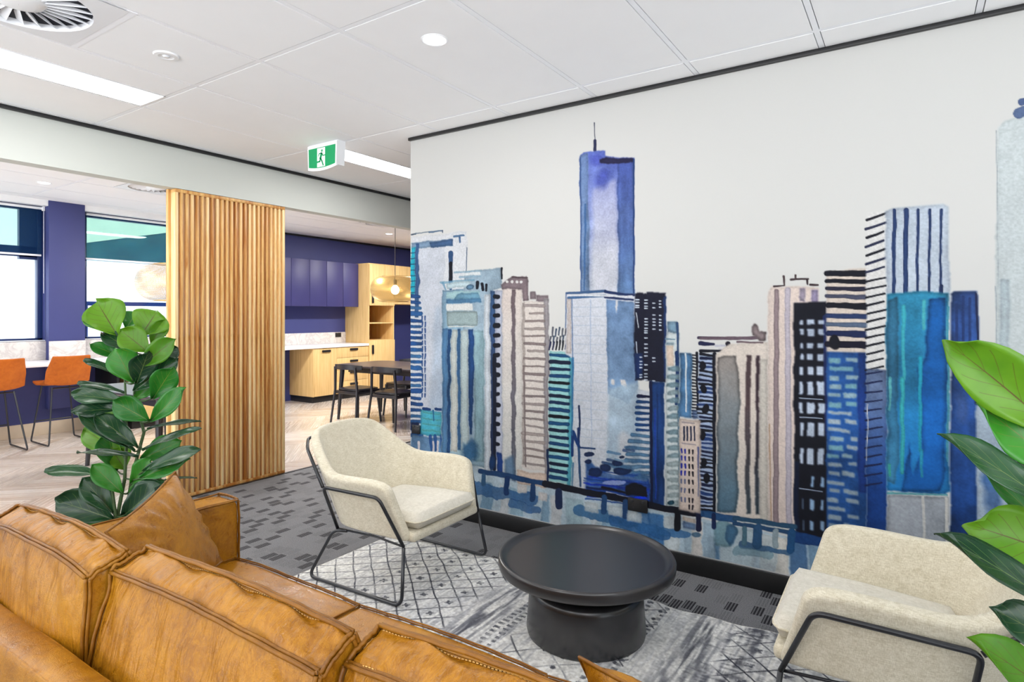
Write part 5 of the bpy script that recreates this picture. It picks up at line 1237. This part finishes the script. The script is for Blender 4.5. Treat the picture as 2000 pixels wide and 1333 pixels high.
# dense worn bands on the right part
zC = np.clip(1 - np.abs(X + .62) / .3, 0, 1); dark = np.maximum(dark, zC * np.clip(.22 + .9 * st2 + .6 * st_x + .4 * st_y, 0, .8)); dark = np.maximum(dark, .35 * np.clip(st_y * 1.3 + .2 * big - .15, 0, 1))
dark = np.clip(dark, 0, 1)[..., None]; rc = base * (1 - dark) + ink * dark; rc = np.clip(rc * (1 + .16 * fine[..., None] + .10 * st_y[..., None]), 10, 245)
edge_ = np.minimum(np.minimum(X - RX0, RX1 - X), np.minimum(Y - RY0, RY1 - Y)); rc[edge_ < .012] = (224, 220, 210)
zf = (.007 + .0012 * big + .0006 * fine); wave = .010 * np.sin(rx * 9) + .008 * np.sin(rx * 23 + 1)
zf = np.where(edge_ < .006, .001, zf).astype(np.float32)
rug = grid_mesh('rug', rx, ry, lin(rc), print_mat('woven_rug', .95, .10, 420, .35, .1, .004), None, 'xy', 0, zf, offs=(-1.2, 1.9, 0))
co = np.zeros(rw * rh * 3, np.float32); rug.data.vertices.foreach_get('co', co); co = co.reshape(-1, 3); tfar = np.clip((Y.ravel() - 2.3) / .55, 0, 1) ** 2; co[:, 1] += np.tile(wave, rh) * tfar; rug.data.vertices.foreach_set('co', co.ravel()); rug.data.update()
rug.location = (-1.2, 1.9, 0); tag(rug, 'pale grey rug with black diamond pattern under the coffee table', 'rug')
# ------------------------------------------------------------------ fiddle leaf fig plants
def leaf_mat(name, c0, c1, vein, rough, trans):
    m = NT(name); uv = m.n('ShaderNodeUVMap'); sp = m.n('ShaderNodeSeparateXYZ', i={0: uv.outputs[0]}); U = m.math('ABSOLUTE', m.math('SUBTRACT', sp.outputs[0], .5)); V = sp.outputs[1]
    mid = m.math('LESS_THAN', U, m.math('MULTIPLY', m.math('SUBTRACT', 1.15, V), .018)); q = m.math('FRACT', m.math('SUBTRACT', m.math('MULTIPLY', V, 6.5), m.math('MULTIPLY', U, 5.0)))
    side = m.math('MULTIPLY', m.math('LESS_THAN', m.math('ABSOLUTE', m.math('SUBTRACT', q, .5)), .035), m.math('LESS_THAN', U, .34)); k = m.math('MAXIMUM', mid, m.math('MULTIPLY', side, .55))
    nz = m.noise(m.coord(), 14, 3).outputs[0]; oi = m.n('ShaderNodeObjectInfo').outputs['Random']
    f = m.math('ADD', m.math('MULTIPLY', nz, .6), m.math('MULTIPLY', oi, .4)); c = m.mix(k, m.ramp(f, [(.3, c0), (.7, c1)]), vein)
    m.set(c, rough, 0, .5); m.bump(m.math('SUBTRACT', m.math('MULTIPLY', nz, .3), k), .35, .004)
    tr = m.n('ShaderNodeBsdfTranslucent', i={'Color': c}); mx = m.n('ShaderNodeMixShader', i={0: trans, 1: m.b.outputs[0], 2: tr.outputs[0]}); m.L(mx.outputs[0], m.out.inputs[0]); return m.m
M['leaf_b'] = leaf_mat('backlit_fig_leaf', srgb(74, 132, 14), srgb(106, 158, 28), srgb(96, 84, 30), .38, .35)  # light green of undersides, with light from behind put into the colour
M['leaf_g'] = leaf_mat('green_fig_leaf', srgb(30, 110, 30), srgb(62, 142, 40), srgb(110, 130, 50), .32, .25)
M['leaf_d'] = leaf_mat('dark_fig_leaf', srgb(18, 52, 30), srgb(34, 76, 40), srgb(90, 112, 60), .26, .08)
M['stem'] = plain('fig_stem', srgb(62, 86, 46), .6, var=.2, vscale=30)
def cam_pt(px, py, d):      # point seen at a photo position, d metres ahead of the camera
    r = (px - 1000) / F_PX * d; z = EYE + (HOR - py) / F_PX * d
    return Vector((-sa * d + ca * r, ca * d + sa * r, z))
LR = random.Random(5)
def make_leaf(B, T, w, face, mat, parent, stem_pt, droop=.12):
    """B base, T tip, w full width in metres, face 0..1 how much the blade turns towards the viewer"""
    Lg = (T - B).length; yv = (T - B).normalized(); toc = (Vector((0, 0, EYE + .3)) - (B + T) / 2).normalized(); nn = (toc * face + Vector((0, 0, 1)) * (1 - face)); nn = (nn - yv * nn.dot(yv)).normalized(); xv = yv.cross(nn)
    nt, nu = 13, 9; v = []; uv = []; f = []; wav = LR.random() * 6; tw = LR.uniform(-.2, .2)
    for j in range(nt):
        t = j / (nt - 1); hw = w / 2 * (math.sin(math.pi * min(1, .02 + t * .98) ** 1.25) ** .72) * (.72 + .42 * t) ; hw = max(hw, .0012)
        for i in range(nu):
            u = -1 + 2 * i / (nu - 1)
            hgt = -droop * Lg * (t - .5) ** 2 * 1.2 + droop * Lg * .3 + .16 * w * abs(u) ** 1.5 * (1 - .3 * t) + .035 * w * math.sin(t * 13 + wav + (2 if u > 0 else 0)) * abs(u) ** 2 + tw * w * u * t
            v.append(B + yv * (t * Lg + .02 * Lg * (1 - u * u) * t) + xv * (u * hw) + nn * hgt); uv.append((i / (nu - 1), t))
    for j in range(nt - 1):
        for i in range(nu - 1): a = j * nu + i; f.append((a, a + 1, a + nu + 1, a + nu))
    c_ = Vector(parent.location); vv = [p - c_ for p in v]; nleaf = len(f)
    mb = MB(); b0 = v[nu // 2]; sp_ = Vector(stem_pt); mid = (b0 + sp_) / 2 + Vector((0, 0, -.008))
    mb.tube([sp_ - c_, mid - c_, b0 - c_, v[nu // 2 + nu] - c_], .0034, 6, r_end=.0018)
    n0 = len(vv); vv += [Vector(p) for p in mb.v]; f2 = [tuple(i + n0 for i in q) for q in mb.f]
    o = link_mesh('leaf', vv, f + f2, mat, parent, 180); me = o.data; me.materials.append(M['stem'])
    for p in me.polygons[nleaf:]: p.material_index = 1
    ul = me.uv_layers.new(name='UVMap'); uvs = uv + [(.2, .5)] * (len(vv) - n0)
    for lp in me.loops: ul.data[lp.index].uv = uvs[lp.vertex_index]
    md = o.modifiers.new('th', 'SOLIDIFY'); md.thickness = .0012
    return o
def nearest(stems, p):
    best = None
    for s_ in stems:
        for a, b in zip(s_[:-1], s_[1:]):
            ab = b - a; t = max(0, min(1, (p - a).dot(ab) / ab.length_squared)); q = a + ab * t; d = (q - p).length + (.05 if q.z > p.z else 0)
            if best is None or d < best[0]: best = (d, q)
    return best[1]
def make_plant(label, loc, stems, leaves, pot_r=.15, pot_h=.30):
    r_ = empty('potted_fig', loc, label=label, cat='plant'); L = Vector(loc)
    MB().lathe([(.001, 0), (pot_r * .8, 0), (pot_r * .84, .01), (pot_r, pot_h - .012), (pot_r, pot_h), (pot_r - .012, pot_h), (pot_r - .014, pot_h - .03)], 40).build('pot', M['pot'], r_, 50)
    MB().lathe([(.001, pot_h - .02), (pot_r - .012, pot_h - .025)], 32).build('soil', M['soil'], r_, 50)
    for s_ in stems: MB().tube([p - L for p in s_], .0105, 8, r_end=.005).build('stem', M['stem'], r_, 180)
    for (B, T, w, face, mat) in leaves: make_leaf(B, T, w, face, M[mat], r_, nearest(stems, B))
    return r_
# left plant: leaf list measured as base, tip, width in the photo crop (x 2.667 from (0,560)); dz = tip depth offset in metres
LX, LY = -3.225, 1.425; D0 = -LX * sa + LY * ca
def lq(x, y): return (x / 2.667, 560 + y / 2.667)
stemsL = []
for base, pts in ((( -.02, 0), [(615, 1180, 0), (650, 1000, 0), (660, 800, 0), (655, 600, .0), (650, 470, 0)]), ((.03, .02), [(660, 1180, .02), (690, 980, .02), (750, 760, .03), (700, 560, .02), (720, 420, .0), (700, 250, -.01)]), ((.02, -.03), [(600, 1180, -.02), (585, 1060, -.02), (560, 960, -.02)])):
    p0 = Vector((LX + base[0], LY + base[1], .27)); stemsL.append([p0] + [cam_pt(*lq(x, y), D0 + dz) for x, y, dz in pts])
LV = [ # bx,by,tx,ty,w,face,dzB,dzT,mat
 (615, 262, 505, 80, 172, 1, 0, .02, 'leaf_b'), (735, 255, 820, 128, 158, .9, .02, .06, 'leaf_b'), (655, 222, 715, 130, 92, .8, .03, .08, 'leaf_g'), (600, 255, 428, 178, 62, .4, 0, -.04, 'leaf_g'), (775, 345, 628, 228, 120, .9, -.02, -.06, 'leaf_b'),
 (790, 300, 858, 175, 72, .8, .03, .05, 'leaf_b'), (695, 345, 532, 240, 84, .7, -.01, -.02, 'leaf_d'), (745, 410, 915, 275, 104, .85, -.03, -.08, 'leaf_b'), (640, 375, 470, 302, 72, .7, -.02, -.06, 'leaf_g'), (695, 500, 600, 325, 128, .95, -.04, -.08, 'leaf_g'),
 (715, 500, 775, 338, 112, .95, -.03, -.07, 'leaf_d'), (700, 545, 925, 375, 104, .8, .0, .03, 'leaf_d'), (830, 385, 925, 318, 84, .7, .03, .06, 'leaf_d'), (655, 478, 436, 388, 52, .25, 0, -.06, 'leaf_d'), (800, 580, 905, 418, 112, .95, -.02, -.05, 'leaf_g'),
 (655, 560, 405, 508, 48, .2, .0, -.05, 'leaf_d'), (645, 600, 375, 566, 84, .55, -.02, -.08, 'leaf_d'), (640, 640, 375, 656, 84, .55, -.02, -.1, 'leaf_d'), (775, 700, 590, 598, 108, .9, -.06, -.12, 'leaf_g'), (790, 700, 965, 530, 96, .85, -.05, -.1, 'leaf_g'),
 (700, 590, 800, 505, 64, .8, .02, .04, 'leaf_g'), (715, 840, 490, 668, 104, .75, -.04, -.1, 'leaf_d'), (700, 860, 400, 668, 84, .6, -.05, -.12, 'leaf_d'), (640, 790, 545, 650, 84, .9, .05, .08, 'leaf_b'), (770, 745, 1045, 705, 48, .4, -.02, -.06, 'leaf_d'),
 (745, 855, 1045, 742, 52, .45, -.05, -.1, 'leaf_d'), (640, 880, 440, 745, 112, .9, .06, .1, 'leaf_b'), (740, 900, 945, 805, 112, .85, .04, .08, 'leaf_g'), (720, 890, 405, 868, 62, .4, -.04, -.1, 'leaf_d'), (750, 965, 1040, 850, 72, .6, -.06, -.12, 'leaf_d'),
 (735, 1000, 990, 900, 96, .8, -.05, -.1, 'leaf_g'), (545, 985, 235, 968, 72, .35, -.04, -.12, 'leaf_d'), (640, 1080, 480, 930, 92, .85, -.03, -.06, 'leaf_g'), (610, 960, 560, 770, 120, .9, .05, .08, 'leaf_g'), (590, 1215, 290, 1115, 148, .85, -.03, -.1, 'leaf_d'),
 (585, 1180, 430, 1000, 108, .8, -.02, -.05, 'leaf_d'), (650, 1190, 845, 1030, 148, .9, -.04, -.08, 'leaf_d'), (620, 1245, 395, 1205, 62, .6, -.03, -.06, 'leaf_g'), (860, 1010, 1025, 1000, 32, .2, .0, .02, 'leaf_d'), (690, 1020, 790, 900, 92, .85, -.02, -.03, 'leaf_g'),
 (655, 960, 590, 860, 110, .9, .04, .07, 'leaf_b'), (780, 1000, 820, 1080, 90, .8, .05, .08, 'leaf_g'), (690, 1160, 780, 1000, 100, .9, .03, .05, 'leaf_g')]
leaves = []
for bx, by, tx, ty, w_, face, dB, dT, mt in LV:
    B = cam_pt(*lq(bx, by), D0 + dB); T = cam_pt(*lq(tx, ty), D0 + dT); leaves.append((B, T, w_ / 2.667 / F_PX * (D0 + dT) * 1.22, face, mt))
make_plant('fiddle leaf fig in a pot behind the left end of the sofa', (LX, LY, 0), stemsL, leaves, .14, .29)
# right plant
RXp, RYp = .30, 1.70; D1 = -RXp * sa + RYp * ca
stemsR = [[Vector((RXp, RYp, .27)), Vector((RXp + .01, RYp, .6)), Vector((RXp - .01, RYp - .01, .95)), Vector((RXp, RYp, 1.32))], [Vector((RXp + .03, RYp + .02, .27)), Vector((RXp + .06, RYp + .02, .7)), Vector((RXp + .07, RYp + .03, 1.1))]]
RV = [(2075, 858, 1848, 668, 140, .85, 0, -.03, 'leaf_b'), (2090, 840, 1972, 725, 110, .8, .02, .03, 'leaf_b'), (2090, 935, 1910, 790, 128, .8, 0, .0, 'leaf_g'), (2080, 1010, 1836, 850, 96, .75, -.03, -.06, 'leaf_d'), (2085, 1075, 1915, 915, 62, .7, 0, .03, 'leaf_g'),
 (2100, 1100, 1890, 1025, 140, .85, .0, -.02, 'leaf_b'), (2085, 1205, 1832, 1045, 104, .75, -.04, -.08, 'leaf_d'), (2110, 1290, 1935, 1188, 112, .8, -.02, -.03, 'leaf_d'), (2110, 1400, 1893, 1248, 118, .85, -.06, -.1, 'leaf_b'), (2110, 1140, 1948, 1075, 60, .8, .04, .06, 'leaf_g'),
 (2120, 760, 2250, 640, 130, .8, .02, .05, 'leaf_b'), (2110, 880, 2290, 820, 120, .7, .02, .05, 'leaf_g'), (2110, 1000, 2300, 960, 120, .7, .02, .0, 'leaf_d'), (2110, 1150, 2300, 1100, 120, .7, .02, .0, 'leaf_g'), (2105, 700, 2090, 560, 120, .9, .0, .04, 'leaf_b'), (2110, 950, 2130, 850, 120, .8, .1, .2, 'leaf_g'), (2110, 1250, 2290, 1230, 110, .7, .02, -.05, 'leaf_d'),
 (2100, 985, 1990, 900, 90, .8, .06, .10, 'leaf_d'), (2105, 1330, 1985, 1290, 80, .8, .08, .10, 'leaf_g'), (2120, 1060, 2190, 950, 110, .8, -.05, -.12, 'leaf_d'), (2100, 1420, 2000, 1520, 110, .8, -.05, -.12, 'leaf_d')]
leaves = []
for bx, by, tx, ty, w_, face, dB, dT, mt in RV:
    B = cam_pt(bx, by, D1 + dB); T = cam_pt(tx, ty, D1 + dT); leaves.append((B, T, w_ / F_PX * (D1 + dT) * .84, face, mt))
make_plant('fiddle leaf fig at the right edge of the photo between sofa and armchair', (RXp, RYp, 0), stemsR, leaves, .13, .29)
